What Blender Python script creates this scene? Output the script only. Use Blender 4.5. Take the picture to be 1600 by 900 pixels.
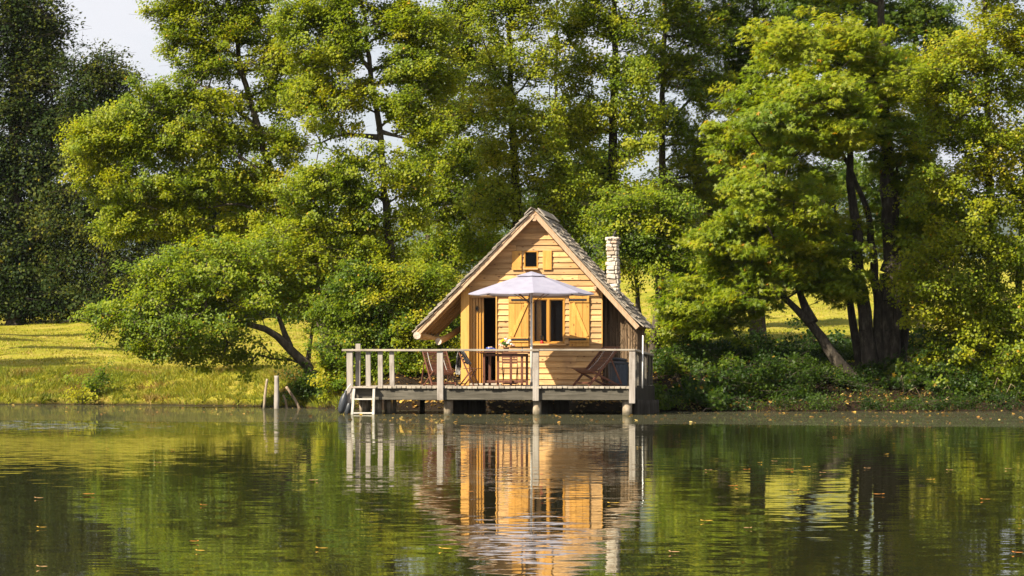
import bpy, math, random
import numpy as np
from math import radians as R, sin, cos, pi

rng = np.random.default_rng(7)
random.seed(7)
scene = bpy.context.scene
for o in list(bpy.data.objects):
    bpy.data.objects.remove(o, do_unlink=True)
COL = scene.collection

# ------------------------------------------------------------------ camera, light, exposure
F = 4420.0            # focal length in pixels of the 1600 px wide photograph
HZ = 575.0            # row of the horizon
CH = 1.07             # height of the lens above the water
cam = bpy.data.objects.new('camera', bpy.data.cameras.new('camera'))
COL.objects.link(cam)
cam.location = (0, 0, CH)
cam.rotation_euler = (R(90), 0, 0)
cam.data.sensor_width = 36
cam.data.lens = F * 36 / 1600
cam.data.shift_y = (HZ - 450) / 1600
cam.data.clip_end = 20000
cam.data.clip_start = 0.5
scene.camera = cam

SUN_EL, SUN_AZ = 41.0, 49.0      # azimuth measured from straight behind the camera towards the left
sd = (-sin(R(SUN_AZ)) * cos(R(SUN_EL)), -cos(R(SUN_AZ)) * cos(R(SUN_EL)), sin(R(SUN_EL)))
sun = bpy.data.objects.new('sun', bpy.data.lights.new('sun', 'SUN'))
COL.objects.link(sun)
from mathutils import Vector, Matrix
sun.rotation_euler = Vector(sd).to_track_quat('Z', 'Y').to_euler()
sun.data.energy = 5.0
sun.data.angle = R(0.5)
sun.data.color = (1.0, 0.90, 0.72)

world = bpy.data.worlds.new('World')
scene.world = world
world.use_nodes = True
wn, wl = world.node_tree.nodes, world.node_tree.links
wn.clear()
wout = wn.new('ShaderNodeOutputWorld')
wbg = wn.new('ShaderNodeBackground')
sky = wn.new('ShaderNodeTexSky')
sky.sky_type = 'NISHITA'
sky.sun_disc = False
sky.sun_elevation = R(SUN_EL)
sky.sun_rotation = math.atan2(sd[0], sd[1])
sky.dust_density = 2.0
tc = wn.new('ShaderNodeTexCoord')
mp = wn.new('ShaderNodeMapping')
mp.inputs['Scale'].default_value = (2.2, 2.2, 7.0)
cn = wn.new('ShaderNodeTexNoise')
cn.inputs['Scale'].default_value = 2.6
cn.inputs['Detail'].default_value = 7
cn.inputs['Roughness'].default_value = 0.55
cr = wn.new('ShaderNodeValToRGB')
cr.color_ramp.elements[0].position = 0.28
cr.color_ramp.elements[0].color = (0.2, 0.2, 0.2, 1)
cr.color_ramp.elements[1].position = 0.62
cmix = wn.new('ShaderNodeMix')
cmix.data_type = 'RGBA'
cmix.inputs['B'].default_value = (6.3, 6.3, 6.7, 1)     # thin bright cloud
wl.new(tc.outputs['Generated'], mp.inputs['Vector'])
wl.new(mp.outputs['Vector'], cn.inputs['Vector'])
wl.new(cn.outputs['Fac'], cr.inputs['Fac'])
wl.new(cr.outputs['Color'], cmix.inputs['Factor'])
wl.new(sky.outputs['Color'], cmix.inputs['A'])
wl.new(cmix.outputs['Result'], wbg.inputs['Color'])
wl.new(wbg.outputs['Background'], wout.inputs['Surface'])
wbg.inputs['Strength'].default_value = 0.06

scene.view_settings.view_transform = 'Standard'
scene.view_settings.look = 'None'
scene.view_settings.gamma = 1
scene.view_settings.exposure = 1.24
scene.view_settings.use_curve_mapping = False
cy = scene.cycles
cy.max_bounces = 8
cy.diffuse_bounces = 3
cy.glossy_bounces = 3
cy.transmission_bounces = 5
cy.transparent_max_bounces = 8
cy.volume_bounces = 0
cy.caustics_reflective = False
cy.caustics_refractive = False

# ------------------------------------------------------------------ picture <-> place
def at(px, py, Y):
    return np.array([(px - 800) / F * Y, Y, CH - (py - HZ) / F * Y])

TH = R(7.6)                        # the cabin and its deck are turned a little
OX, OY = -0.5, 65.0
C, S = cos(TH), sin(TH)
def loc(px, py, y):                # pixel -> deck coordinates (x, z) on the plane y
    k = (px - 800) / F
    x = (k * (OY + y * C) - OX - y * S) / (C + k * S)
    Yw = OY - x * S + y * C
    return x, CH - (py - HZ) / F * Yw
def lx(px, y): return loc(px, 600, y)[0]
def lz(px, py, y): return loc(px, py, y)[1]
def wpos(x, y, z): return (OX + x * C + y * S, OY - x * S + y * C, z)

def ss(a, b, t):
    t = np.clip((np.asarray(t, float) - a) / (b - a), 0, 1)
    return t * t * (3 - 2 * t)

# ------------------------------------------------------------------ shader helpers
def mat(name):
    m = bpy.data.materials.new(name)
    m.use_nodes = True
    return m, m.node_tree.nodes, m.node_tree.links, m.node_tree.nodes['Principled BSDF']
def N(nodes, kind, **kw):
    n = nodes.new(kind)
    for k, v in kw.items():
        if k in n.inputs: n.inputs[k].default_value = v
        else: setattr(n, k, v)
    return n
def ramp(nodes, stops):
    r = nodes.new('ShaderNodeValToRGB')
    e = r.color_ramp.elements
    while len(e) < len(stops): e.new(0.5)
    for el, (p, c) in zip(e, stops):
        el.position = p
        el.color = (*c, 1)
    return r

def wood(name, cols, axis, rough=0.6, spec=0.3, grain=26, bump=0.004, vary=0.35, stain=None, knots=None):
    """planked wood: grain drawn out along one axis of the thing, every plank a shade of its own"""
    m, n, l, b = mat(name)
    t = N(n, 'ShaderNodeTexCoord')
    geo = N(n, 'ShaderNodeNewGeometry')
    sc = [grain, grain, grain]
    sc['xyz'.index(axis)] = grain * 0.06
    mpn = N(n, 'ShaderNodeMapping')
    mpn.inputs['Scale'].default_value = sc
    off = N(n, 'ShaderNodeVectorMath', operation='SCALE')
    off.inputs[0].default_value = (13, 7, 5)
    l.new(geo.outputs['Random Per Island'], off.inputs['Scale'])
    add = N(n, 'ShaderNodeVectorMath', operation='ADD')
    l.new(t.outputs['Object'], mpn.inputs['Vector'])
    l.new(mpn.outputs['Vector'], add.inputs[0])
    l.new(off.outputs['Vector'], add.inputs[1])
    no = N(n, 'ShaderNodeTexNoise', Scale=1.0, Detail=6.0, Roughness=0.6, Distortion=0.6)
    l.new(add.outputs['Vector'], no.inputs['Vector'])
    r = ramp(n, [(0.25, cols[0]), (0.5, cols[1]), (0.75, cols[2])])
    l.new(no.outputs['Fac'], r.inputs['Fac'])
    hsv = N(n, 'ShaderNodeHueSaturation')
    mr = N(n, 'ShaderNodeMapRange')
    mr.inputs['To Min'].default_value = 1 - vary
    mr.inputs['To Max'].default_value = 1 + vary * 0.6
    l.new(geo.outputs['Random Per Island'], mr.inputs['Value'])
    l.new(mr.outputs['Result'], hsv.inputs['Value'])
    l.new(r.outputs['Color'], hsv.inputs['Color'])
    last = hsv.outputs['Color']
    if stain:
        sn = N(n, 'ShaderNodeTexNoise', Scale=2.3, Detail=5.0, Roughness=0.7)
        l.new(t.outputs['Object'], sn.inputs['Vector'])
        sr = ramp(n, [(0.5, (0, 0, 0)), (0.68, (1, 1, 1))])
        l.new(sn.outputs['Fac'], sr.inputs['Fac'])
        mx = N(n, 'ShaderNodeMix', data_type='RGBA')
        mx.inputs['B'].default_value = (*stain, 1)
        sm = N(n, 'ShaderNodeMath', operation='MULTIPLY')
        sm.inputs[1].default_value = 0.6
        l.new(sr.outputs['Color'], sm.inputs[0])
        l.new(sm.outputs[0], mx.inputs['Factor'])
        l.new(last, mx.inputs['A'])
        last = mx.outputs['Result']
    if knots:
        kv_ = N(n, 'ShaderNodeTexVoronoi', Scale=1.0)
        km = N(n, 'ShaderNodeMapping'); ks = [9.0, 9.0, 9.0]; ks['xyz'.index(axis)] = 4.5; km.inputs['Scale'].default_value = ks
        l.new(t.outputs['Object'], km.inputs['Vector']); l.new(km.outputs['Vector'], kv_.inputs['Vector'])
        kr = ramp(n, [(0.10, (1, 1, 1)), (0.17, (0, 0, 0))]); l.new(kv_.outputs['Distance'], kr.inputs['Fac'])
        mk = N(n, 'ShaderNodeMix', data_type='RGBA'); mk.inputs['B'].default_value = (*knots, 1)
        l.new(kr.outputs['Color'], mk.inputs['Factor']); l.new(last, mk.inputs['A']); last = mk.outputs['Result']
    l.new(last, b.inputs['Base Color'])
    b.inputs['Roughness'].default_value = rough
    b.inputs['Specular IOR Level'].default_value = spec
    bp = N(n, 'ShaderNodeBump', Strength=0.6, Distance=bump)
    l.new(no.outputs['Fac'], bp.inputs['Height'])
    l.new(bp.outputs['Normal'], b.inputs['Normal'])
    return m

def plain(name, col, rough=0.5, spec=0.4, metal=0.0, noise=0.18, scale=9):
    m, n, l, b = mat(name)
    t = N(n, 'ShaderNodeTexCoord')
    no = N(n, 'ShaderNodeTexNoise', Scale=scale, Detail=5.0, Roughness=0.65)
    l.new(t.outputs['Object'], no.inputs['Vector'])
    r = ramp(n, [(0.3, tuple(c * (1 - noise) for c in col)), (0.7, tuple(min(1, c * (1 + noise)) for c in col))])
    l.new(no.outputs['Fac'], r.inputs['Fac'])
    l.new(r.outputs['Color'], b.inputs['Base Color'])
    b.inputs['Roughness'].default_value = rough
    b.inputs['Specular IOR Level'].default_value = spec
    b.inputs['Metallic'].default_value = metal
    return m

def leafmat(name, transl=0.54, rough=0.45, warm=(1.35, 1.32, 0.5), spec=0.28):
    m, n, l, b = mat(name)
    a = N(n, 'ShaderNodeAttribute', attribute_name='tint')
    l.new(a.outputs['Color'], b.inputs['Base Color'])
    b.inputs['Roughness'].default_value = rough
    b.inputs['Specular IOR Level'].default_value = spec
    tr = N(n, 'ShaderNodeBsdfTranslucent')
    mul = N(n, 'ShaderNodeVectorMath', operation='MULTIPLY')
    mul.inputs[1].default_value = warm
    l.new(a.outputs['Color'], mul.inputs[0])
    l.new(mul.outputs['Vector'], tr.inputs['Color'])
    ms = N(n, 'ShaderNodeMixShader')
    ms.inputs['Fac'].default_value = transl
    l.new(b.outputs['BSDF'], ms.inputs[1])
    l.new(tr.outputs['BSDF'], ms.inputs[2])
    l.new(ms.outputs['Shader'], n['Material Output'].inputs['Surface'])
    return m

def barkmat(name, cols, scale=7):
    m, n, l, b = mat(name)
    t = N(n, 'ShaderNodeTexCoord')
    mpn = N(n, 'ShaderNodeMapping')
    mpn.inputs['Scale'].default_value = (1, 1, 0.3)
    l.new(t.outputs['Object'], mpn.inputs['Vector'])
    no = N(n, 'ShaderNodeTexNoise', Scale=scale, Detail=8.0, Roughness=0.7)
    l.new(mpn.outputs['Vector'], no.inputs['Vector'])
    r = ramp(n, [(0.3, cols[0]), (0.52, cols[1]), (0.72, cols[2])])
    l.new(no.outputs['Fac'], r.inputs['Fac'])
    l.new(r.outputs['Color'], b.inputs['Base Color'])
    b.inputs['Roughness'].default_value = 0.9
    b.inputs['Specular IOR Level'].default_value = 0.15
    bp = N(n, 'ShaderNodeBump', Strength=0.9, Distance=0.03)
    l.new(no.outputs['Fac'], bp.inputs['Height'])
    l.new(bp.outputs['Normal'], b.inputs['Normal'])
    return m

# ------------------------------------------------------------------ mesh helpers
def frame(d):
    d = np.asarray(d, float)
    d = d / (np.linalg.norm(d) + 1e-12)
    u = np.array([1.0, 0, 0]) if abs(d[0]) < 0.9 else np.array([0, 1.0, 0])
    a = np.cross(d, u); a /= np.linalg.norm(a)
    return d, a, np.cross(d, a)

class MB:
    def __init__(self):
        self.v, self.f = [], []
    def add(self, vs, fs):
        o = len(self.v)
        self.v += [tuple(map(float, p)) for p in vs]
        self.f += [tuple(i + o for i in f) for f in fs]
        return self
    def box(self, x0, x1, y0, y1, z0, z1):
        return self.hexa([(x0, y0, z0), (x1, y0, z0), (x1, y1, z0), (x0, y1, z0),
                          (x0, y0, z1), (x1, y0, z1), (x1, y1, z1), (x0, y1, z1)])
    def hexa(self, p):
        return self.add(p, [(3, 2, 1, 0), (4, 5, 6, 7), (0, 1, 5, 4), (1, 2, 6, 5), (2, 3, 7, 6), (3, 0, 4, 7)])
    def cbox(self, c, s, M=None, bev=0.0):
        """box by centre and size, optionally turned by a 3x3 matrix, edges chamfered by bev"""
        hx, hy, hz = s[0] / 2, s[1] / 2, s[2] / 2
        M = np.eye(3) if M is None else np.asarray(M)
        if bev <= 0:
            pts = [(-hx, -hy, -hz), (hx, -hy, -hz), (hx, hy, -hz), (-hx, hy, -hz),
                   (-hx, -hy, hz), (hx, -hy, hz), (hx, hy, hz), (-hx, hy, hz)]
            return self.hexa([np.asarray(c) + M @ np.array(p) for p in pts])
        b = min(bev, hx * .8, hy * .8, hz * .8)
        rings = []
        for z, e in ((-hz, b), (-hz + b, 0), (hz - b, 0), (hz, b)):
            X, Y, k = hx - e, hy - e, b
            if e: k = 0.3 * b
            rings.append([(-X + k, -Y, z), (X - k, -Y, z), (X, -Y + k, z), (X, Y - k, z),
                          (X - k, Y, z), (-X + k, Y, z), (-X, Y - k, z), (-X, -Y + k, z)])
        vs = [np.asarray(c) + M @ np.array(p) for r in rings for p in r]
        fs = [tuple(range(7, -1, -1)), tuple(range(24, 32))]
        for i in range(3):
            for j in range(8):
                fs.append((i * 8 + j, i * 8 + (j + 1) % 8, i * 8 + 8 + (j + 1) % 8, i * 8 + 8 + j))
        return self.add(vs, fs)
    def bar(self, p, q, w, h, up=(0, 0, 1), bev=0.0):
        """square bar from p to q: w across, h along up"""
        p, q = np.asarray(p, float), np.asarray(q, float)
        d = q - p; L = np.linalg.norm(d); d = d / L
        up = np.asarray(up, float)
        a = np.cross(d, up)
        if np.linalg.norm(a) < 1e-6: a = np.cross(d, (0, 1, 0))
        a /= np.linalg.norm(a); u = np.cross(a, d)
        M = np.stack([a, d, u], axis=1)
        return self.cbox((p + q) / 2, (w, L, h), M, bev)
    def tube(self, pts, rad, n=8, cap=True, wob=0.0):
        pts = [np.asarray(p, float) for p in pts]
        if not hasattr(rad, '__len__'): rad = [rad] * len(pts)
        vs, fs = [], []
        a = None
        for i, p in enumerate(pts):
            d = pts[min(i + 1, len(pts) - 1)] - pts[max(i - 1, 0)]
            d = d / (np.linalg.norm(d) + 1e-12)
            if a is None: _, a, _b = frame(d)
            a = a - d * np.dot(a, d); a /= np.linalg.norm(a) + 1e-12
            b = np.cross(d, a)
            for j in range(n):
                t = 2 * pi * j / n
                r = rad[i] * (1 + wob * random.uniform(-1, 1))
                vs.append(p + r * (cos(t) * a + sin(t) * b))
        for i in range(len(pts) - 1):
            for j in range(n):
                fs.append((i * n + j, i * n + (j + 1) % n, i * n + n + (j + 1) % n, i * n + n + j))
        if cap:
            fs.append(tuple(range(n - 1, -1, -1)))
            fs.append(tuple(range((len(pts) - 1) * n, len(pts) * n)))
        return self.add(vs, fs)
    def lathe(self, prof, c=(0, 0, 0), n=20):
        vs, fs = [], []
        for r, z in prof:
            for j in range(n):
                t = 2 * pi * j / n
                vs.append((c[0] + r * cos(t), c[1] + r * sin(t), c[2] + z))
        for i in range(len(prof) - 1):
            for j in range(n):
                fs.append((i * n + j, i * n + (j + 1) % n, i * n + n + (j + 1) % n, i * n + n + j))
        fs.append(tuple(range(n - 1, -1, -1)))
        fs.append(tuple(range((len(prof) - 1) * n, len(prof) * n)))
        return self.add(vs, fs)
    def build(self, name, m, parent=None, smooth=False, at_=None):
        me = bpy.data.meshes.new(name)
        me.from_pydata(self.v, [], self.f)
        me.materials.append(m)
        if smooth:
            me.polygons.foreach_set('use_smooth', [True] * len(me.polygons))
        me.update()
        o = bpy.data.objects.new(name, me)
        COL.objects.link(o)
        if parent is not None: o.parent = parent
        if at_ is not None: o.location = at_
        return o

def quick_mesh(name, V, counts, idx, m, parent=None, tint=None, smooth=False):
    """large mesh straight from arrays"""
    me = bpy.data.meshes.new(name)
    V = np.ascontiguousarray(V, np.float32)
    counts = np.asarray(counts, np.int32)
    idx = np.ascontiguousarray(idx, np.int32).ravel()
    me.vertices.add(len(V)); me.vertices.foreach_set('co', V.ravel())
    me.loops.add(len(idx)); me.loops.foreach_set('vertex_index', idx)
    me.polygons.add(len(counts))
    st = np.zeros(len(counts), np.int32); st[1:] = np.cumsum(counts)[:-1]
    me.polygons.foreach_set('loop_start', st)
    me.polygons.foreach_set('loop_total', counts)
    if smooth: me.polygons.foreach_set('use_smooth', np.ones(len(counts), bool))
    me.update(calc_edges=True)
    me.validate()
    if tint is not None:
        at_ = me.attributes.new('tint', 'FLOAT_COLOR', 'POINT')
        T = np.ones((len(V), 4), np.float32); T[:, :3] = tint
        at_.data.foreach_set('color', T.ravel())
    me.materials.append(m)
    o = bpy.data.objects.new(name, me)
    COL.objects.link(o)
    if parent is not None: o.parent = parent
    return o

def tag(o, label=None, cat=None, group=None, kind=None):
    if label: o['label'] = label
    if cat: o['category'] = cat
    if group: o['group'] = group
    if kind: o['kind'] = kind
    return o
def thing(name, label, cat, pos=(0, 0, 0), rot=0.0, group=None):
    o = bpy.data.objects.new(name, None)
    COL.objects.link(o)
    o.location = pos
    o.rotation_euler = (0, 0, rot)
    o.empty_display_size = 0.2
    return tag(o, label, cat, group)

# ================================================================== SETTING: ground, hills, water
_sx = np.array([-400, -120, -40, -22, -15, -10, -7.5, -6, -4.5, -3, 0, 5, 9, 13, 18, 40, 120, 400.])
_sy = np.array([150, 108, 90, 86, 83.5, 82, 80, 77, 73.2, 71.6, 71, 70.2, 70.0, 71.2, 73, 80, 92, 120.])
def shore(x):
    x = np.asarray(x, float)
    return np.interp(x, _sx, _sy) + 0.30 * np.sin(x * 0.9 + .4) + 0.18 * np.sin(x * 2.3) + 0.13 * np.sin(x * 5.1 + 1) + 0.07 * np.sin(x * 11.7 + 2)
def ground_z(x, d):
    """height above the water, d metres behind the shore line"""
    x = np.asarray(x, float); d = np.asarray(d, float)
    left = ss(-3, -7, x)
    bank = left * (0.16 * ss(0, 0.25, d) + 0.62 * ss(0.1, 3.2, d)) + (1 - left) * (0.18 * ss(0, 0.3, d) + 0.75 * ss(0.2, 4.5, d))
    slope = (0.050 + 0.010 * ss(1, 9, x)) * np.clip(d, 0, 150) + 0.012 * np.clip(d - 150, 0, 600)
    z = bank + slope + 0.10 * np.sin(x * 0.5 + d * 0.23) * ss(2, 12, d)
    return np.where(d < 0, np.maximum(d * 0.30, -2.0) - 0.03, z)
def gz(X, Y):
    return float(ground_z(X, Y - shore(X)))

gx = np.unique(np.concatenate([[-5200, -2000, -900], [900, 2000, 5200], np.linspace(-400, -40, 12), np.linspace(-40, -20, 20), np.linspace(-20, 20, 160), np.linspace(20, 60, 30), np.linspace(60, 400, 12)]))
gd = np.unique(np.concatenate([[-150, -90, -40, -15, -6, -3, -1.5, -.6, -.2], np.linspace(0, 5, 22), np.linspace(5, 60, 60), np.linspace(60, 200, 30), [260, 400, 700, 1200, 2500, 5000, 11000]]))
GX, GD = np.meshgrid(gx, gd)
GZ = ground_z(GX, GD) + rng.normal(0, 0.025, GX.shape) * (GD > 0) * (GD < 60)
GY = shore(GX) + GD
V = np.stack([GX, GY, GZ], -1).reshape(-1, 3)
nx, nd = len(gx), len(gd)
ii = (np.arange(nd - 1)[:, None] * nx + np.arange(nx - 1)[None]).ravel()
Q = np.stack([ii, ii + 1, ii + 1 + nx, ii + nx], -1)
# where the ground is bare soil and leaf litter under the trees instead of meadow
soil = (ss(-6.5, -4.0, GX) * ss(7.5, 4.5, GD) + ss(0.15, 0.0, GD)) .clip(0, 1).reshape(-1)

m, n, l, b = mat('meadow_and_soil')
t = N(n, 'ShaderNodeTexCoord')
n1 = N(n, 'ShaderNodeTexNoise', Scale=0.45, Detail=9.0, Roughness=0.72)
n2 = N(n, 'ShaderNodeTexNoise', Scale=7.0, Detail=6.0, Roughness=0.75)
mpn = N(n, 'ShaderNodeMapping'); mpn.inputs['Scale'].default_value = (0.55, 1.0, 1.0)
l.new(t.outputs['Object'], mpn.inputs['Vector'])
l.new(mpn.outputs['Vector'], n1.inputs['Vector']); l.new(t.outputs['Object'], n2.inputs['Vector'])
g1 = ramp(n, [(0.35, (0.15, 0.175, 0.012)), (0.5, (0.29, 0.27, 0.022)), (0.66, (0.40, 0.31, 0.07))])
l.new(n1.outputs['Fac'], g1.inputs['Fac'])
g2 = ramp(n, [(0.3, (0.45, 0.5, 0.4)), (0.7, (1.25, 1.2, 1.2))])
l.new(n2.outputs['Fac'], g2.inputs['Fac'])
mg = N(n, 'ShaderNodeMix', data_type='RGBA', blend_type='MULTIPLY'); mg.inputs['Factor'].default_value = 0.9
l.new(g1.outputs['Color'], mg.inputs['A']); l.new(g2.outputs['Color'], mg.inputs['B'])
so = ramp(n, [(0.35, (0.010, 0.007, 0.004)), (0.55, (0.022, 0.014, 0.008)), (0.68, (0.06, 0.034, 0.014))])  # soil browns, darkened to hold the shade under the trees
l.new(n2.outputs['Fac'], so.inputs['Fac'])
av = N(n, 'ShaderNodeAttribute', attribute_name='tint')
sep = N(n, 'ShaderNodeSeparateColor')
l.new(av.outputs['Color'], sep.inputs['Color'])
mx = N(n, 'ShaderNodeMix', data_type='RGBA')
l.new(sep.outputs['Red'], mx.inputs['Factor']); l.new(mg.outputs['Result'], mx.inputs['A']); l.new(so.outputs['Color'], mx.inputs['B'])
l.new(mx.outputs['Result'], b.inputs['Base Color'])
b.inputs['Roughness'].default_value = 0.95
b.inputs['Specular IOR Level'].default_value = 0.1
bp = N(n, 'ShaderNodeBump', Strength=0.8, Distance=0.08)
l.new(n2.outputs['Fac'], bp.inputs['Height']); l.new(bp.outputs['Normal'], b.inputs['Normal'])
g = quick_mesh('ground', V, np.full(len(Q), 4), Q, m, tint=np.stack([soil, soil * 0, soil * 0], -1), smooth=True)
tag(g, kind='structure')

# far wooded hills behind the meadow
hx = np.linspace(-5000, 5000, 240); hy = np.linspace(4300, 9500, 90)
HX, HY = np.meshgrid(hx, hy)
ridge = 330 + 60 * np.sin(HX * 0.0009 + 1.2) + 35 * np.sin(HX * 0.0026) + 14 * np.sin(HX * 0.008)
HZZ = 10 + ridge * ss(4300, 6900, HY) - 40 * ss(7400, 9500, HY) + rng.normal(0, 6.0, HX.shape)
V = np.stack([HX, HY, HZZ], -1).reshape(-1, 3)
nx, nd = len(hx), len(hy)
ii = (np.arange(nd - 1)[:, None] * nx + np.arange(nx - 1)[None]).ravel()
Q = np.stack([ii, ii + 1, ii + 1 + nx, ii + nx], -1)
m, n, l, b = mat('far_forest')
t = N(n, 'ShaderNodeTexCoord')
n1 = N(n, 'ShaderNodeTexNoise', Scale=0.013, Detail=9.0, Roughness=0.75)
l.new(t.outputs['Object'], n1.inputs['Vector'])
r = ramp(n, [(0.35, (0.025, 0.045, 0.018)), (0.65, (0.075, 0.10, 0.035))])
l.new(n1.outputs['Fac'], r.inputs['Fac']); l.new(r.outputs['Color'], b.inputs['Base Color'])
b.inputs['Roughness'].default_value = 1.0
b.inputs['Specular IOR Level'].default_value = 0.0
bp = N(n, 'ShaderNodeBump', Strength=1.0, Distance=30.0)
l.new(n1.outputs['Fac'], bp.inputs['Height']); l.new(bp.outputs['Normal'], b.inputs['Normal'])
tag(quick_mesh('hills', V, np.full(len(Q), 4), Q, m, smooth=True), kind='structure')

# the air of a warm afternoon: far things fade to a pale blue
m, n, l, b = mat('air')
n.remove(b)
pv = N(n, 'ShaderNodeVolumePrincipled')
pv.inputs['Color'].default_value = (0.78, 0.88, 1.0, 1)
pv.inputs['Density'].default_value = 0.00005
pv.inputs['Anisotropy'].default_value = 0.2
l.new(pv.outputs['Volume'], n['Material Output'].inputs['Volume'])
hz = MB().box(-5500, 5500, -400, 11500, -4, 520).build('haze', m)
tag(hz, kind='stuff')

# ---- water
m, n, l, b = mat('pond_water')
n.remove(b)
out = n['Material Output']
geo = N(n, 'ShaderNodeNewGeometry')
def mapped(sx, sy):
    q = N(n, 'ShaderNodeMapping'); q.inputs['Scale'].default_value = (sx, sy, 1)
    l.new(geo.outputs['Position'], q.inputs['Vector'])
    return q.outputs['Vector']
def M2(op, a, bb, clamp=False):
    q = N(n, 'ShaderNodeMath', operation=op, use_clamp=clamp)
    for i, s in enumerate((a, bb)):
        if isinstance(s, (int, float)): q.inputs[i].default_value = s
        else: l.new(s, q.inputs[i])
    return q.outputs[0]
sp = N(n, 'ShaderNodeSeparateXYZ'); l.new(geo.outputs['Position'], sp.inputs[0])
# the calm, dusty strip along the shore ends on a slanting line
wob = N(n, 'ShaderNodeTexNoise', Scale=1.0, Detail=4.0); l.new(mapped(0.35, 0.12), wob.inputs['Vector'])
line = M2('ADD', M2('ADD', sp.outputs['Y'], M2('MULTIPLY', sp.outputs['X'], 0.33)), M2('MULTIPLY', M2('SUBTRACT', wob.outputs['Fac'], 0.5), 5.0))
film = N(n, 'ShaderNodeMapRange', interpolation_type='SMOOTHSTEP')
film.inputs['From Min'].default_value = 53.6; film.inputs['From Max'].default_value = 55.0
l.new(line, film.inputs['Value'])
# ripples: three sizes, the wind-ruffled patch just in front of the calm strip is the strongest
def wave(sx, sy, det=2.0):
    q = N(n, 'ShaderNodeTexNoise', Scale=1.0, Detail=det, Roughness=0.55)
    l.new(mapped(sx, sy), q.inputs['Vector'])
    s_ = N(n, 'ShaderNodeVectorMath', operation='SUBTRACT'); s_.inputs[1].default_value = (0.5, 0.5, 0.5)
    l.new(q.outputs['Color'], s_.inputs[0])
    return s_.outputs['Vector']
def scale(v, f):
    q = N(n, 'ShaderNodeVectorMath', operation='SCALE'); l.new(v, q.inputs[0])
    if isinstance(f, (int, float)): q.inputs['Scale'].default_value = f
    else: l.new(f, q.inputs['Scale'])
    return q.outputs['Vector']
def vadd(a, c):
    q = N(n, 'ShaderNodeVectorMath', operation='ADD'); l.new(a, q.inputs[0]); l.new(c, q.inputs[1])
    return q.outputs['Vector']
gust = N(n, 'ShaderNodeTexNoise', Scale=1.0, Detail=3.0); l.new(mapped(0.11, 0.05), gust.inputs['Vector'])
gm = N(n, 'ShaderNodeMapRange', interpolation_type='SMOOTHSTEP')
gm.inputs['From Min'].default_value = 0.45; gm.inputs['From Max'].default_value = 0.62
l.new(gust.outputs['Fac'], gm.inputs['Value'])
far = N(n, 'ShaderNodeMapRange', interpolation_type='SMOOTHSTEP')
far.inputs['From Min'].default_value = 40; far.inputs['From Max'].default_value = 49
l.new(line, far.inputs['Value'])
lft = N(n, 'ShaderNodeMapRange', interpolation_type='SMOOTHSTEP')
lft.inputs['From Min'].default_value = 1.0; lft.inputs['From Max'].default_value = -8.0
l.new(sp.outputs['X'], lft.inputs['Value'])
patch = M2('MULTIPLY', far.outputs['Result'], M2('ADD', M2('MULTIPLY', lft.outputs['Result'], 0.9), M2('MULTIPLY', gm.outputs['Result'], 0.35)))
amp_s = M2('ADD', M2('MULTIPLY', patch, 0.95), 0.022)
calm = M2('SUBTRACT', 1.0, M2('MULTIPLY', film.outputs['Result'], 0.985))
big = scale(wave(1.1, 2.6), M2('MULTIPLY', calm, 0.012))
mid = scale(wave(3.6, 9.0), M2('MULTIPLY', calm, 0.021))
sml = scale(wave(3.2, 6.0, 4.0), M2('MULTIPLY', calm, amp_s))
tot = vadd(vadd(big, mid), sml)
flat = N(n, 'ShaderNodeVectorMath', operation='MULTIPLY'); flat.inputs[1].default_value = (0.7, 1.0, 0.0)
l.new(tot, flat.inputs[0])
up = N(n, 'ShaderNodeVectorMath', operation='ADD'); up.inputs[1].default_value = (0, 0, 1)
l.new(flat.outputs['Vector'], up.inputs[0])
nrm = N(n, 'ShaderNodeVectorMath', operation='NORMALIZE'); l.new(up.outputs['Vector'], nrm.inputs[0])
gl = N(n, 'ShaderNodeBsdfGlossy'); gl.inputs['Roughness'].default_value = 0.012
gl.inputs['Color'].default_value = (0.98, 0.98, 0.90, 1)
l.new(nrm.outputs['Vector'], gl.inputs['Normal'])
df = N(n, 'ShaderNodeBsdfDiffuse')
dn = N(n, 'ShaderNodeTexNoise', Scale=1.0, Detail=6.0, Roughness=0.7); l.new(mapped(0.8, 0.5), dn.inputs['Vector'])
dr = ramp(n, [(0.35, (0.036, 0.036, 0.021)), (0.7, (0.060, 0.058, 0.034))])
l.new(dn.outputs['Fac'], dr.inputs['Fac'])
dm = N(n, 'ShaderNodeMix', data_type='RGBA'); dm.inputs['A'].default_value = (0.022, 0.021, 0.010, 1)
l.new(film.outputs['Result'], dm.inputs['Factor']); l.new(dr.outputs['Color'], dm.inputs['B'])
l.new(dm.outputs['Result'], df.inputs['Color'])
fr = N(n, 'ShaderNodeFresnel', IOR=2.1)
k = M2('MULTIPLY', fr.outputs['Fac'], M2('SUBTRACT', 0.97, M2('MULTIPLY', film.outputs['Result'], 0.50)))
ms = N(n, 'ShaderNodeMixShader')
l.new(k, ms.inputs['Fac']); l.new(df.outputs['BSDF'], ms.inputs[1]); l.new(gl.outputs['BSDF'], ms.inputs[2])
l.new(ms.outputs['Shader'], out.inputs['Surface'])
w = MB().add([(-300, -60, 0), (300, -60, 0), (300, 160, 0), (-300, 160, 0)], [(0, 1, 2, 3)]).build('water', m)
tag(w, kind='structure')

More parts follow.
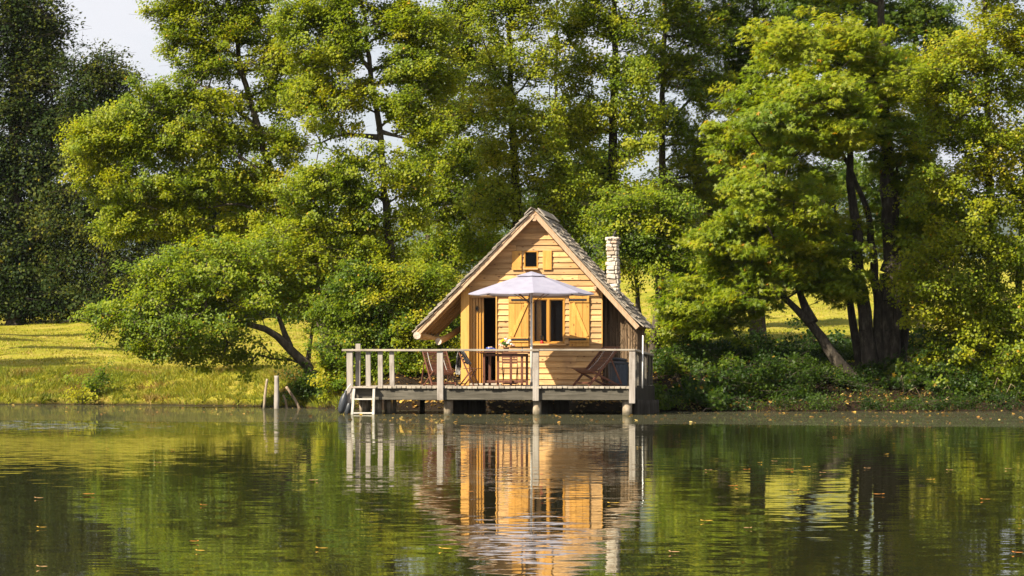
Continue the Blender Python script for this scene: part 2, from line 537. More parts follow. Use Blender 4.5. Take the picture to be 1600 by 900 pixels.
# ================================================================== MATERIALS OF THE THINGS
WG = (0.30, 0.26, 0.21)
def wet_foot(m, top=0.16):
    n, l = m.node_tree.nodes, m.node_tree.links
    b = n['Principled BSDF']
    src = b.inputs['Base Color'].links[0].from_socket
    g_ = N(n, 'ShaderNodeNewGeometry'); sx_ = N(n, 'ShaderNodeSeparateXYZ'); l.new(g_.outputs['Position'], sx_.inputs[0])
    nn_ = N(n, 'ShaderNodeTexNoise', Scale=11.0); l.new(g_.outputs['Position'], nn_.inputs['Vector'])
    ad_ = N(n, 'ShaderNodeMath', operation='MULTIPLY_ADD'); ad_.inputs[1].default_value = -0.16; l.new(nn_.outputs['Fac'], ad_.inputs[0]); l.new(sx_.outputs['Z'], ad_.inputs[2])
    mr_ = N(n, 'ShaderNodeMapRange'); mr_.inputs['From Min'].default_value = -0.06; mr_.inputs['From Max'].default_value = top - 0.08
    mr_.inputs['To Min'].default_value = 0.75; mr_.inputs['To Max'].default_value = 0.0
    l.new(ad_.outputs[0], mr_.inputs['Value'])
    mx_ = N(n, 'ShaderNodeMix', data_type='RGBA'); mx_.inputs['B'].default_value = (0.045, 0.045, 0.028, 1)
    l.new(mr_.outputs['Result'], mx_.inputs['Factor']); l.new(src, mx_.inputs['A']); l.new(mx_.outputs['Result'], b.inputs['Base Color'])
    return m
M = dict(
    gold_x=wood('golden_larch_boards', [(0.34, 0.175, 0.060), (0.54, 0.315, 0.122), (0.65, 0.42, 0.20)], 'x', vary=0.34, stain=(0.30, 0.165, 0.075), knots=(0.16, 0.07, 0.025)),
    gold_z=wood('golden_larch_uprights', [(0.40, 0.19, 0.045), (0.56, 0.29, 0.07), (0.66, 0.37, 0.10)], 'z', vary=0.15),
    shutter=wood('ochre_shutter_wood', [(0.40, 0.185, 0.035), (0.56, 0.285, 0.06), (0.65, 0.36, 0.09)], 'z', vary=0.2, stain=(0.36, 0.16, 0.03), knots=(0.20, 0.08, 0.02)),
    amber=wood('varnished_amber_wood', [(0.34, 0.155, 0.022), (0.44, 0.21, 0.03), (0.52, 0.27, 0.05)], 'z', rough=0.35, spec=0.5, vary=0.1),
    soffit=wood('brown_rafter_wood', [(0.34, 0.18, 0.06), (0.46, 0.26, 0.09), (0.55, 0.33, 0.13)], 'y', vary=0.3),
    fascia=wood('pale_barge_board', [(0.36, 0.23, 0.13), (0.46, 0.31, 0.19), (0.55, 0.40, 0.27)], 'z', vary=0.12),
    shingle=wood('weathered_shingle', [(0.17, 0.145, 0.115), (0.32, 0.275, 0.22), (0.48, 0.42, 0.35)], 'x', rough=0.9, spec=0.1, grain=30, vary=0.5),
    grey_x=wood('weathered_grey_wood_long', [(0.24, 0.20, 0.155), (0.36, 0.31, 0.25), (0.46, 0.41, 0.35)], 'x', rough=0.85, spec=0.15, vary=0.25, stain=(0.13, 0.11, 0.08)),
    grey_y=wood('weathered_grey_wood_deep', [(0.26, 0.215, 0.165), (0.38, 0.33, 0.26), (0.47, 0.42, 0.35)], 'y', rough=0.85, spec=0.15, vary=0.3),
    grey_z=wood('weathered_grey_wood_tall', [(0.20, 0.172, 0.148), (0.33, 0.293, 0.258), (0.43, 0.385, 0.345)], 'z', rough=0.85, spec=0.15, vary=0.25, stain=(0.16, 0.13, 0.10)),
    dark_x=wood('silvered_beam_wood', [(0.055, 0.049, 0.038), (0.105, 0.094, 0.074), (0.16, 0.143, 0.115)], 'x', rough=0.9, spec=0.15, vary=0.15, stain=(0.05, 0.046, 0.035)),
    dark_z=wood('dark_brown_wood', [(0.025, 0.02, 0.015), (0.05, 0.042, 0.032), (0.09, 0.075, 0.055)], 'z', rough=0.9, spec=0.15, vary=0.4),  # dark brown wood of back piles, side beams, skirt and lean-to
    teak=wood('dark_teak_slats', [(0.065, 0.022, 0.011), (0.11, 0.038, 0.019), (0.165, 0.062, 0.031)], 'z', rough=0.5, spec=0.4, vary=0.25),
    pile=barkmat('pale_pile_wood', [(0.13, 0.095, 0.06), (0.34, 0.27, 0.19), (0.50, 0.43, 0.34)], 9),
    cut=plain('pale_cut_log_end', (0.44, 0.36, 0.29), 0.85, 0.15, noise=0.45, scale=22),
    ladder=plain('sun_bleached_paint', (0.50, 0.47, 0.42), 0.7, 0.2, noise=0.35, scale=6),
    brush=wood('brown_brushwood', [(0.10, 0.066, 0.040), (0.20, 0.135, 0.082), (0.34, 0.245, 0.155)], 'z', rough=0.95, spec=0.05, vary=0.6),
    iron=plain('dull_black_iron', (0.022, 0.02, 0.02), 0.55, 0.4, 0.4),
    white=plain('worn_white_paint', (0.78, 0.77, 0.74), 0.45, 0.4, noise=0.08),
    inner=plain('dark_room_boards', (0.07, 0.035, 0.02), 0.8, 0.2),
    blue=plain('blue_glazed_bowl', (0.03, 0.06, 0.26), 0.25, 0.5),
    clay=plain('brown_clay_pot', (0.22, 0.09, 0.04), 0.8, 0.2),
    rubber=plain('dark_rubber', (0.03, 0.034, 0.042), 0.45, 0.5),
    bin=plain('blue_grey_bin_plastic', (0.048, 0.06, 0.082), 0.5, 0.4),
    red=plain('red_candle_wax', (0.55, 0.02, 0.015), 0.4, 0.4),
    petal_y=plain('yellow_petals', (0.78, 0.55, 0.02), 0.6, 0.2),
    petal_w=plain('white_petals', (0.78, 0.74, 0.66), 0.6, 0.2),
    petal_p=plain('blush_petals', (0.70, 0.42, 0.33), 0.6, 0.2),
    stemg=plain('green_stems', (0.05, 0.12, 0.02), 0.6, 0.2),
    bread=plain('pale_bread', (0.62, 0.42, 0.25), 0.8, 0.1),
    twig=barkmat('bare_twig_wood', [(0.16, 0.11, 0.07), (0.30, 0.22, 0.15), (0.42, 0.33, 0.24)], 12),
)
wet_foot(M['pile'])
# stone with mortar
m, n, l, b = mat('pale_rubble_stone')
geo = N(n, 'ShaderNodeNewGeometry'); t = N(n, 'ShaderNodeTexCoord')
no = N(n, 'ShaderNodeTexNoise', Scale=14.0, Detail=7.0, Roughness=0.7); l.new(t.outputs['Object'], no.inputs['Vector'])
r1 = ramp(n, [(0.0, (0.42, 0.32, 0.23)), (0.25, (0.60, 0.53, 0.44)), (0.85, (0.66, 0.61, 0.53)), (1.0, (0.50, 0.36, 0.25))])
l.new(geo.outputs['Random Per Island'], r1.inputs['Fac'])
r2 = ramp(n, [(0.3, (0.6, 0.58, 0.55)), (0.7, (1.1, 1.1, 1.1))]); l.new(no.outputs['Fac'], r2.inputs['Fac'])
mm = N(n, 'ShaderNodeMix', data_type='RGBA', blend_type='MULTIPLY'); mm.inputs['Factor'].default_value = 1
l.new(r1.outputs['Color'], mm.inputs['A']); l.new(r2.outputs['Color'], mm.inputs['B']); l.new(mm.outputs['Result'], b.inputs['Base Color'])
b.inputs['Roughness'].default_value = 0.9
bp = N(n, 'ShaderNodeBump', Strength=0.8, Distance=0.015); l.new(no.outputs['Fac'], bp.inputs['Height']); l.new(bp.outputs['Normal'], b.inputs['Normal'])
M['stone'] = m
M['mortar'] = plain('lime_mortar', (0.54, 0.47, 0.39), 0.95, 0.1)
# parasol cloth: thin, lets some light through
m, n, l, b = mat('lilac_grey_cloth')
t = N(n, 'ShaderNodeTexCoord')
no = N(n, 'ShaderNodeTexNoise', Scale=5.0, Detail=4.0); l.new(t.outputs['Object'], no.inputs['Vector'])
r = ramp(n, [(0.3, (0.285, 0.278, 0.360)), (0.7, (0.345, 0.338, 0.425))]); l.new(no.outputs['Fac'], r.inputs['Fac'])
l.new(r.outputs['Color'], b.inputs['Base Color']); b.inputs['Roughness'].default_value = 0.9; b.inputs['Specular IOR Level'].default_value = 0.1
tr = N(n, 'ShaderNodeBsdfTranslucent'); tr.inputs['Color'].default_value = (0.4, 0.37, 0.4, 1)
ms = N(n, 'ShaderNodeMixShader'); ms.inputs['Fac'].default_value = 0.2
l.new(b.outputs['BSDF'], ms.inputs[1]); l.new(tr.outputs['BSDF'], ms.inputs[2]); l.new(ms.outputs['Shader'], n['Material Output'].inputs['Surface'])
M['cloth'] = m
# woven throw, black and white
m, n, l, b = mat('black_and_white_weave')
t = N(n, 'ShaderNodeTexCoord')
wv = N(n, 'ShaderNodeTexNoise', Scale=22.0, Detail=3.0); l.new(t.outputs['Object'], wv.inputs['Vector'])
r = ramp(n, [(0.45, (0.03, 0.03, 0.033)), (0.62, (0.36, 0.35, 0.33))]); l.new(wv.outputs['Fac'], r.inputs['Fac'])
l.new(r.outputs['Color'], b.inputs['Base Color']); b.inputs['Roughness'].default_value = 0.95
M['throw'] = m
M['fringe'] = plain('white_wool', (0.62, 0.60, 0.56), 0.95, 0.1)
# window glass
m, n, l, b = mat('window_glass')
n.remove(b)
tp = N(n, 'ShaderNodeBsdfTransparent'); gl = N(n, 'ShaderNodeBsdfGlossy'); gl.inputs['Roughness'].default_value = 0.01
lw = N(n, 'ShaderNodeFresnel', IOR=1.2)
ad = N(n, 'ShaderNodeMath', operation='ADD'); ad.inputs[1].default_value = 0.0; l.new(lw.outputs['Fac'], ad.inputs[0])
ms = N(n, 'ShaderNodeMixShader'); l.new(ad.outputs[0], ms.inputs['Fac']); l.new(tp.outputs['BSDF'], ms.inputs[1]); l.new(gl.outputs['BSDF'], ms.inputs[2])
l.new(ms.outputs['Shader'], n['Material Output'].inputs['Surface'])
M['glass'] = m
LEAF = leafmat('leaf')
LEAF_DARK = leafmat('dark_leaf', 0.3, 0.6, spec=0.12)
GRASS = leafmat('grass_blade', 0.35, 0.6, (1.15, 1.1, 0.7))
DRY = leafmat('fallen_leaf', 0.2, 0.6, (1, 1, 1))
BARK = barkmat('grey_brown_bark', [(0.03, 0.024, 0.018), (0.085, 0.068, 0.050), (0.19, 0.16, 0.12)])
BARK_M = barkmat('maple_bark', [(0.022, 0.018, 0.014), (0.055, 0.045, 0.034), (0.15, 0.125, 0.095)], 11)
BARK_D = barkmat('dark_bark', [(0.018, 0.014, 0.011), (0.04, 0.032, 0.025), (0.09, 0.075, 0.058)])

# ================================================================== TREES
def mix_cols(t, stops):
    xs = [s_[0] for s_ in stops]
    return np.stack([np.interp(t, xs, [s_[1][i] for s_ in stops]) for i in range(3)], -1)
PAL = dict(
    alder=[(0, (0.050, 0.095, 0.010)), (0.45, (0.148, 0.212, 0.012)), (0.8, (0.265, 0.300, 0.015)), (1.0, (0.34, 0.32, 0.018)), (1.3, (0.40, 0.25, 0.022))],
    fresh=[(0, (0.038, 0.088, 0.010)), (0.5, (0.134, 0.203, 0.013)), (0.85, (0.255, 0.298, 0.016)), (1.0, (0.30, 0.30, 0.018)), (1.3, (0.38, 0.24, 0.022))],
    maple=[(0, (0.034, 0.080, 0.010)), (0.5, (0.122, 0.192, 0.012)), (0.85, (0.230, 0.275, 0.014)), (1.0, (0.28, 0.28, 0.016)), (1.3, (0.40, 0.20, 0.025))],
    shade=[(0, (0.022, 0.052, 0.008)), (0.5, (0.068, 0.122, 0.011)), (0.9, (0.14, 0.18, 0.013)), (1.0, (0.18, 0.18, 0.015)), (1.3, (0.28, 0.18, 0.018))],  # greens darkened to hold the shade of undergrowth and back trees
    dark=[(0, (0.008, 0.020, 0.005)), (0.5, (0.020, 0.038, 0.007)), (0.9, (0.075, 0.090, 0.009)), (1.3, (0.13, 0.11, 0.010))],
)
def leaf_arrays(P, Nn, D, size, kind):
    """P centres, Nn normals, D tip directions -> verts, face counts, indices, verts per leaf"""
    D = D - Nn * np.sum(D * Nn, -1, keepdims=True)
    D /= np.linalg.norm(D, axis=-1, keepdims=True) + 1e-9
    W = np.cross(Nn, D)
    s = size[:, None]
    n = len(P)
    if kind == 'simple':
        pts = [(-.5, 0, 0), (0.0, .42, .10), (.5, 0, -.05), (0.0, -.42, .10)]
        faces = [(0, 3, 2, 1)]
    elif kind == 'round':
        pts = [(-.5, 0, 0), (-.2, .40, .09), (.25, .38, .09), (.5, 0, -.04), (.25, -.38, .09), (-.2, -.40, .09)]
        faces = [(0, 3, 2, 1), (0, 5, 4, 3)]
    else:  # palm
        pts = [(-.25, 0, 0)]
        faces = []
        for a, L in ((-105, .55), (-52, .80), (0, .95), (52, .80), (105, .55)):
            a0 = R(a); i = len(pts)
            for da, rr, zz in ((-24, .42, .05), (0, 1, -.10), (24, .42, .05)):
                aa = a0 + R(da)
                pts.append((-.25 + L * rr * cos(aa) * .95, L * rr * sin(aa) * .95, zz))
            faces.append((0, i, i + 1, i + 2))
    V = np.stack([P + s * (p[0] * D + p[1] * W + p[2] * Nn) for p in pts], 1)     # n, k, 3
    k = len(pts)
    fa = np.array(faces)
    idx = (np.arange(n)[:, None, None] * k + fa[None]).reshape(-1, 4)
    return V.reshape(-1, 3), np.full(len(idx), 4), idx, k

def frusta(p0, p1, r0, r1, sides):
    d = p1 - p0
    d = d / (np.linalg.norm(d, axis=1, keepdims=True) + 1e-9)
    ref = np.where(np.abs(d[:, :1]) < 0.85, np.array([[1., 0, 0]]), np.array([[0, 1., 0]]))
    a = np.cross(d, ref); a /= np.linalg.norm(a, axis=1, keepdims=True)
    b_ = np.cross(d, a)
    t = np.arange(sides) * 2 * pi / sides
    ring = np.cos(t)[None, :, None] * a[:, None] + np.sin(t)[None, :, None] * b_[:, None]
    V = np.concatenate([p0[:, None] + ring * r0[:, None, None], p1[:, None] + ring * r1[:, None, None]], 1)
    j = np.arange(sides)
    f = np.stack([j, (j + 1) % sides, sides + (j + 1) % sides, sides + j], -1)
    idx = (np.arange(len(p0))[:, None, None] * 2 * sides + f[None]).reshape(-1, 4)
    return V.reshape(-1, 3), idx

DENS = 2.7
PADS = 1.15
SUNV = np.array(sd)
LS = 0.76
def make_tree(name, label, cat, Y, stems, pads, leaf=0.085, kind='round', pal='alder', dens=1.0, tone=0.5,
              bark=None, lmat=None, group=None, sag=0.15, clump=0.33, per=46, min_r=0.006, cz=0.7, upw=0.5, fill=0.42, tvar=0.12, ptone=0.10, sunf=0.62, spread=0.0):
    """stems: list of (radius at foot, [(px, py, dY), ...]); pads: (px, py, rx, rz, dY, weight) in picture pixels at depth Y"""
    stems_w = []
    for r0, pts in stems:
        P = [at(p[0], p[1], Y + p[2]) for p in pts]
        stems_w.append((r0, P))
    base = stems_w[0][1][0].copy()
    g0 = gz(base[0], base[1])
    root = thing(name, label, cat, (base[0], base[1], g0), 0, group)
    B0 = np.array([base[0], base[1], g0])
    # --- skeleton nodes
    nodes, par, fixr = [], [], []
    for si, (r0, P) in enumerate(stems_w):
        P = [p.copy() for p in P]
        gg = gz(P[0][0], P[0][1])
        if si == 0 or P[0][2] < gg + 0.5: P[0][2] = gg - 0.25
        tot_ = sum(np.linalg.norm(P[i + 1] - P[i]) for i in range(len(P) - 1))
        run, last = 0.0, -1
        if si and P[0][2] > gg + 0.5 and nodes:      # forks off an earlier stem
            last = int(np.argmin(np.linalg.norm(np.array(nodes) - P[0], axis=1)))
        for i in range(len(P) - 1):
            L = np.linalg.norm(P[i + 1] - P[i]); k = max(2, int(L / 0.35))
            for q in range(k + (i == len(P) - 2)):
                f = q / k
                p = P[i] * (1 - f) + P[i + 1] * f
                p = p + rng.normal(0, 0.022, 3) * (run > 0)
                u = (run + L * f) / tot_
                flare = 1 + 0.55 * math.exp(-(run + L * f) / 0.35)
                nodes.append(p); par.append(last); fixr.append(r0 * (1 - 0.80 * u) * flare)
                last = len(nodes) - 1
            run += L
    ntrunk = len(nodes)
    # --- twig clusters filling the pads
    if spread: pads = [(p[0], p[1], p[2], p[3], (-1 if i % 2 else 1) * spread * (0.35 + 0.65 * ((i * 0.618) % 1))) for i, p in enumerate(pads)]
    C_, W_ = [], []
    padtone = rng.normal(0, ptone, len(pads))
    for pd in pads:
        px, py, rx, rz, dY, wt = tuple(pd) + (0, 1)[len(pd) - 4:]
        c = at(px, py, Y + dY); k = (Y + dY) / F
        a, cc = rx * k * PADS, rz * k * PADS
        bq = min(a * 0.9, 1.3)
        cnt = max(5, int(DENS * dens * wt * (a * cc * pi) / (clump * clump)))
        u = rng.normal(size=(cnt, 3)); u /= np.linalg.norm(u, axis=1, keepdims=True)
        rr = rng.random((cnt, 1)) ** 0.42
        C_.append(c + u * rr * np.array([a, bq, cc])); W_.append(np.full(cnt, padtone[len(W_)]))
    Cc = np.concatenate(C_)
    ptn = np.concatenate(W_)
    pc = np.array([at(p[0], p[1], Y + (p[4] if len(p) > 4 else 0)) for p in pads])
    nf = int(len(Cc) * fill)
    if nf:                                   # looser foliage linking neighbouring boughs
        i0 = rng.integers(0, len(pc), nf)
        dd = np.linalg.norm(pc[i0][:, None] - pc[None], axis=2) + rng.random((nf, len(pc))) * 1.2
        dd[np.arange(nf), i0] = 99
        i1 = np.argmin(dd, axis=1)
        f = rng.random((nf, 1))
        ptn = np.concatenate([ptn, padtone[i0]])
        Cc = np.concatenate([Cc, pc[i0] * (1 - f) + pc[i1] * f + rng.normal(0, 1, (nf, 3)) * np.array([.40, .45, .34])])
    gzs = ground_z(Cc[:, 0], Cc[:, 1] - shore(Cc[:, 0]))
    low = Cc[:, 2] < np.maximum(gzs, 0) + 0.15
    Cc[low, 2] = np.maximum(gzs[low], 0) + 0.15 + 0.2 * rng.random(low.sum())
    tn = np.array(nodes)
    order = np.argsort([np.min(np.linalg.norm(tn - c, axis=1)) for c in Cc])
    arr = np.zeros((ntrunk + len(Cc) * 8, 3)); arr[:ntrunk] = tn
    cnt = ntrunk
    plen = np.zeros(len(arr))
    tips = []
    for oi in order:
        c = Cc[oi]
        dv = c - arr[:cnt]
        dist = np.linalg.norm(dv, axis=1)
        cost = dist + 0.22 * plen[:cnt] + 0.55 * np.clip(arr[:cnt, 2] - c[2] + 0.15, 0, None) + 0.35 * np.clip(dv[:, 2] - dist * 0.75, 0, None)
        if ntrunk > 6: cost[:2] += 2
        j = int(np.argmin(cost))
        k = min(6, max(1, int(dist[j] / 0.40)))
        p0 = arr[j].copy(); prev = j
        bend = np.array([0, 0, 1.0]) * dist[j] * 0.10 + rng.normal(0, 0.05, 3) * dist[j]
        for q in range(1, k + 1):
            f = q / k
            p = p0 * (1 - f) + c * f + bend * 4 * f * (1 - f)
            arr[cnt] = p; par.append(prev); fixr.append(0)
            plen[cnt] = plen[prev] + np.linalg.norm(p - arr[prev])
            prev = cnt; cnt += 1
        tips.append(prev)
    arr = arr[:cnt]; par = np.array(par)
    rad = np.zeros(cnt); rad[tips] = min_r ** 2.1
    for i in range(cnt - 1, -1, -1):
        if rad[i] == 0: rad[i] = min_r ** 2.1
        if par[i] >= ntrunk: rad[par[i]] += rad[i]
    rad = rad ** (1 / 2.1)
    for i in range(ntrunk): rad[i] = fixr[i]
    for i in range(ntrunk, cnt):
        if par[i] < ntrunk: rad[i] = min(rad[i], rad[par[i]] * 0.75)
        else: rad[i] = min(rad[i], rad[par[i]])
    i = np.arange(cnt); i = i[par[i] >= 0]
    p0, p1 = arr[par[i]] - B0, arr[i] - B0
    isT = i < ntrunk
    r0 = np.where((par[i] < ntrunk) & ~isT, rad[i] * 1.25, rad[par[i]])
    r1 = rad[i]
    Vs, Is, o = [], [], 0
    for msk, sides in ((isT, 10), (~isT & (r1 > 0.02), 6), (~isT & (r1 <= 0.02), 3)):
        if msk.sum() == 0: continue
        v, f = frusta(p0[msk], p1[msk] + (p1[msk] - p0[msk]) * 0.04, r0[msk], r1[msk], sides)
        Vs.append(v); Is.append(f + o); o += len(v)
    # twigs at each cluster
    tp = arr[tips] - B0
    tw0 = np.repeat(tp, 4, 0)
    tw1 = tw0 + rng.normal(0, 1, tw0.shape) * np.array([0.75, 0.75, 0.35]) * clump
    rr = np.full(len(tw0), min_r * 0.8)
    v, f = frusta(tw0, tw1, rr, rr * 0.5, 3)
    Vs.append(v); Is.append(f + o)
    Vt, It = np.concatenate(Vs), np.concatenate(Is)
    quick_mesh('trunk', Vt, np.full(len(It), 4), It, bark or BARK, root, smooth=True)
    # --- leaves
    K = len(tips)
    fine = LS if kind != 'palm' else 0.88
    per_ = per / fine ** 1.9
    npc = np.maximum(6, rng.normal(per_, per_ * 0.25, K)).astype(int)
    cl = np.repeat(np.arange(K), npc)
    nL = len(cl)
    u = rng.normal(size=(nL, 3)); u /= np.linalg.norm(u, axis=1, keepdims=True)
    rr = rng.random((nL, 1)) ** 0.5
    csize = clump * rng.uniform(0.7, 1.35, K)
    off = u * rr * csize[cl][:, None] * np.array([1.0, 1.0, cz])
    off[:, 2] -= sag * (off[:, 0] ** 2 + off[:, 1] ** 2) / clump
    ctr = Cc.mean(0)
    outw = Cc[order] - ctr; outw /= np.linalg.norm(outw, axis=1, keepdims=True) + 1e-6
    P = tp[cl] + off
    ctilt = rng.normal(0, 0.28, (K, 3))
    Nn = np.array([0, 0, upw * 0.6]) + sunf * SUNV + 0.25 * outw[cl] + ctilt[cl] + rng.normal(0, 0.42, (nL, 3))    # leaves turn to the light
    Nn /= np.linalg.norm(Nn, axis=1, keepdims=True)
    D = off + np.array([0, 0, -0.12]) + rng.normal(0, 0.12, (nL, 3))
    sz = leaf * fine * rng.uniform(0.6, 1.35, nL)
    gw = P + B0
    lowm = gw[:, 2] < 0.06
    P[lowm, 2] += 0.06 - gw[lowm, 2]
    tt = tone + ptn[order][cl] + rng.normal(0, tvar, K)[cl] + rng.normal(0, 0.095, nL)
    tt = np.minimum(tt, 1.0)
    odd = rng.random(nL) < 0.006
    tt[odd] = 1.25
    colr = mix_cols(tt, PAL[pal])
    colr = colr * np.array([1.32, 1.22, 1.1])
    V, cnts, idx, kv = leaf_arrays(P, Nn, D, sz, kind)
    quick_mesh('crown', V, cnts, idx, lmat or LEAF, root, tint=np.repeat(colr, kv, 0))
    global LEAVES
    LEAVES += nL
    return root
LEAVES = 0

# ---- the dark wood at the far left edge of the meadow
FT = 'dark trees at the far edge of the meadow'
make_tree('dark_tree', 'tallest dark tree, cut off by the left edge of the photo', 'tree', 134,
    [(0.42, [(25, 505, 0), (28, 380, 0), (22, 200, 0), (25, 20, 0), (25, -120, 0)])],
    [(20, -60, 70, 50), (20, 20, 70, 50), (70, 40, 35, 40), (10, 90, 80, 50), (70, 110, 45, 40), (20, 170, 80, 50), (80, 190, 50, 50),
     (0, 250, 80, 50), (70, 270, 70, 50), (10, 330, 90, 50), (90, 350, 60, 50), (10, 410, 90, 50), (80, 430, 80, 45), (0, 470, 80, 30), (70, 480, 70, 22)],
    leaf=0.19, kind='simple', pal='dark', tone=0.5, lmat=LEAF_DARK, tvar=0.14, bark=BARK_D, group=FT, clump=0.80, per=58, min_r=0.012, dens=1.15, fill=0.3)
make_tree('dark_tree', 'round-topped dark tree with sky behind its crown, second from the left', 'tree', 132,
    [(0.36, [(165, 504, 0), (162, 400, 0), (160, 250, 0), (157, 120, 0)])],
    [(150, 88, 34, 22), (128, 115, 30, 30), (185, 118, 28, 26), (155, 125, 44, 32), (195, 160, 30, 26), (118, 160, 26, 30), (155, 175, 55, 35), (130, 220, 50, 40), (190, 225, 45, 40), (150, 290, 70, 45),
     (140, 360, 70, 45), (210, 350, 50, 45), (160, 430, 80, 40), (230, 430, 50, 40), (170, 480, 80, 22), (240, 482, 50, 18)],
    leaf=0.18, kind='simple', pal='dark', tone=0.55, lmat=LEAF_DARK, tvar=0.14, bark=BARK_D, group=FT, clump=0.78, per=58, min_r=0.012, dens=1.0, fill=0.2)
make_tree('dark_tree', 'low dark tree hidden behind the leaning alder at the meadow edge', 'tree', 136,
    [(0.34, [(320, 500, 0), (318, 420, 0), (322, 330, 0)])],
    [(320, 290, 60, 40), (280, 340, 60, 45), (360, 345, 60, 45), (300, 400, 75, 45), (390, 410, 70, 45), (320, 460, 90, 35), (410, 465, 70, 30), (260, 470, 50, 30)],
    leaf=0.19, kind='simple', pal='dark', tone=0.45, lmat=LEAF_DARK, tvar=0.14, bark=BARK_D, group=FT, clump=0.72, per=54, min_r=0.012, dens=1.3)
# a tree of the near bank just outside the frame: its shadow crosses the meadow
make_tree('meadow_tree', 'broad tree standing on the meadow left of the photo', 'tree', 94,
    [(0.24, [(-250, 590, 0), (-255, 420, 0), (-250, 200, 0)])],
    [(-250, 150, 90, 50), (-310, 220, 90, 50), (-190, 220, 70, 46), (-250, 280, 110, 46), (-170, 300, 60, 30), (-340, 290, 60, 40)],
    leaf=0.17, kind='simple', pal='alder', tone=0.5, clump=0.55, per=44, min_r=0.012, dens=0.9, spread=8.0)
make_tree('meadow_tree', 'smaller tree further up the meadow left of the photo', 'tree', 113,
    [(0.24, [(-225, 560, 0), (-230, 420, 0), (-225, 260, 0)])],
    [(-225, 235, 70, 36), (-275, 280, 60, 34), (-170, 280, 60, 30), (-225, 310, 80, 26)],
    leaf=0.17, kind='simple', pal='alder', tone=0.5, clump=0.55, per=44, min_r=0.012, dens=0.8, spread=5.5)

# ---- the row along the shore
make_tree('alder_tree', 'low alder with a dark trunk leaning left over the grassy bank', 'tree', 76.5,
    [(0.165, [(506, 612, 0), (480, 572, 0), (450, 540, -.2), (415, 515, -.5), (370, 500, -.9), (320, 480, -1.2)]),
     (0.075, [(452, 541, 0), (430, 480, 0.2), (400, 440, 0.2), (360, 410, 0)]),
     (0.06, [(480, 572, 0), (490, 500, 0.6), (480, 440, 0.8)])],
    [(200, 505, 58, 36, -1.2), (255, 520, 62, 36, -1.4), (245, 462, 62, 38, -1), (310, 500, 70, 42, -1.2), (320, 440, 80, 38, -.8), (350, 538, 55, 22, .8, .8),
     (390, 460, 75, 40, -.4), (400, 405, 80, 36, 0), (460, 425, 65, 40, .3), (475, 465, 45, 24, .4), (300, 405, 55, 20, -.4, .8), (240, 425, 50, 22, -.8),
     (520, 470, 45, 40, .6), (520, 425, 45, 40, .8), (360, 562, 26, 12, .5, .5), (425, 560, 32, 10, .6, .6), (300, 545, 40, 16, .5, .6), (165, 500, 28, 20, -1.2), (150, 490, 18, 12, -1.2, .7),
     (330, 385, 50, 18, -.2, .7), (440, 375, 50, 24, .3, .8), (500, 385, 40, 24, .6, .8), (280, 558, 30, 8, .3, .4), (230, 545, 26, 8, -.5, .5)],
    leaf=0.088, pal='fresh', tone=0.56, per=44, dens=0.78, fill=0.10)
make_tree('alder_tree', 'tall yellowish alder with an open crown against the sky at upper left', 'tree', 82,
    [(0.19, [(535, 600, 0), (490, 470, 0), (455, 370, 0), (425, 280, 0), (402, 200, 0), (378, 110, 0), (362, 30, 0), (350, -60, 0)]),
     (0.07, [(440, 350, 0), (380, 320, -.4), (310, 325, -.9)]),
     (0.07, [(425, 280, 0), (360, 235, -.4), (280, 215, -.9), (190, 215, -1.2)]),
     (0.06, [(402, 200, 0), (345, 150, -.3), (290, 120, -.6)])],
    [(300, 8, 58, 22), (262, 12, 36, 16, 0, .8), (330, 48, 55, 26), (278, 52, 28, 20, 0, .7), (390, 30, 45, 38), (300, 92, 44, 22, 0, .8), (345, 105, 50, 26, 0, .8), (272, 150, 46, 28, -.3),
     (335, 165, 55, 28, -.2, .9), (225, 175, 46, 28, -.6), (165, 205, 48, 30, -.9), (140, 225, 36, 26, -1, .9), (220, 225, 58, 34, -.7), (295, 220, 60, 36, -.3), (365, 215, 45, 30),
     (150, 270, 44, 24, -1, .7), (190, 300, 46, 20, -1, .6), (260, 285, 58, 30, -.6), (330, 285, 55, 34, -.3), (215, 345, 52, 24, -.8), (185, 360, 36, 20, -.9, .8), (270, 345, 50, 24, -.6, .8),
     (300, 330, 30, 18, -.4, .7), (395, 290, 40, 30), (440, 225, 40, 30), (440, 150, 40, 34), (430, 90, 38, 32), (380, 345, 44, 24, 0, .8), (330, -40, 90, 30), (420, -30, 60, 30), (430, 300, 40, 30, 0, .8), (460, 350, 44, 30, 0, .8), (420, 370, 50, 26, -.3, .8), (320, 370, 50, 16, -.5, .6)],
    leaf=0.085, pal='alder', tone=0.56, per=54, dens=1.1, fill=0.25, clump=0.30)
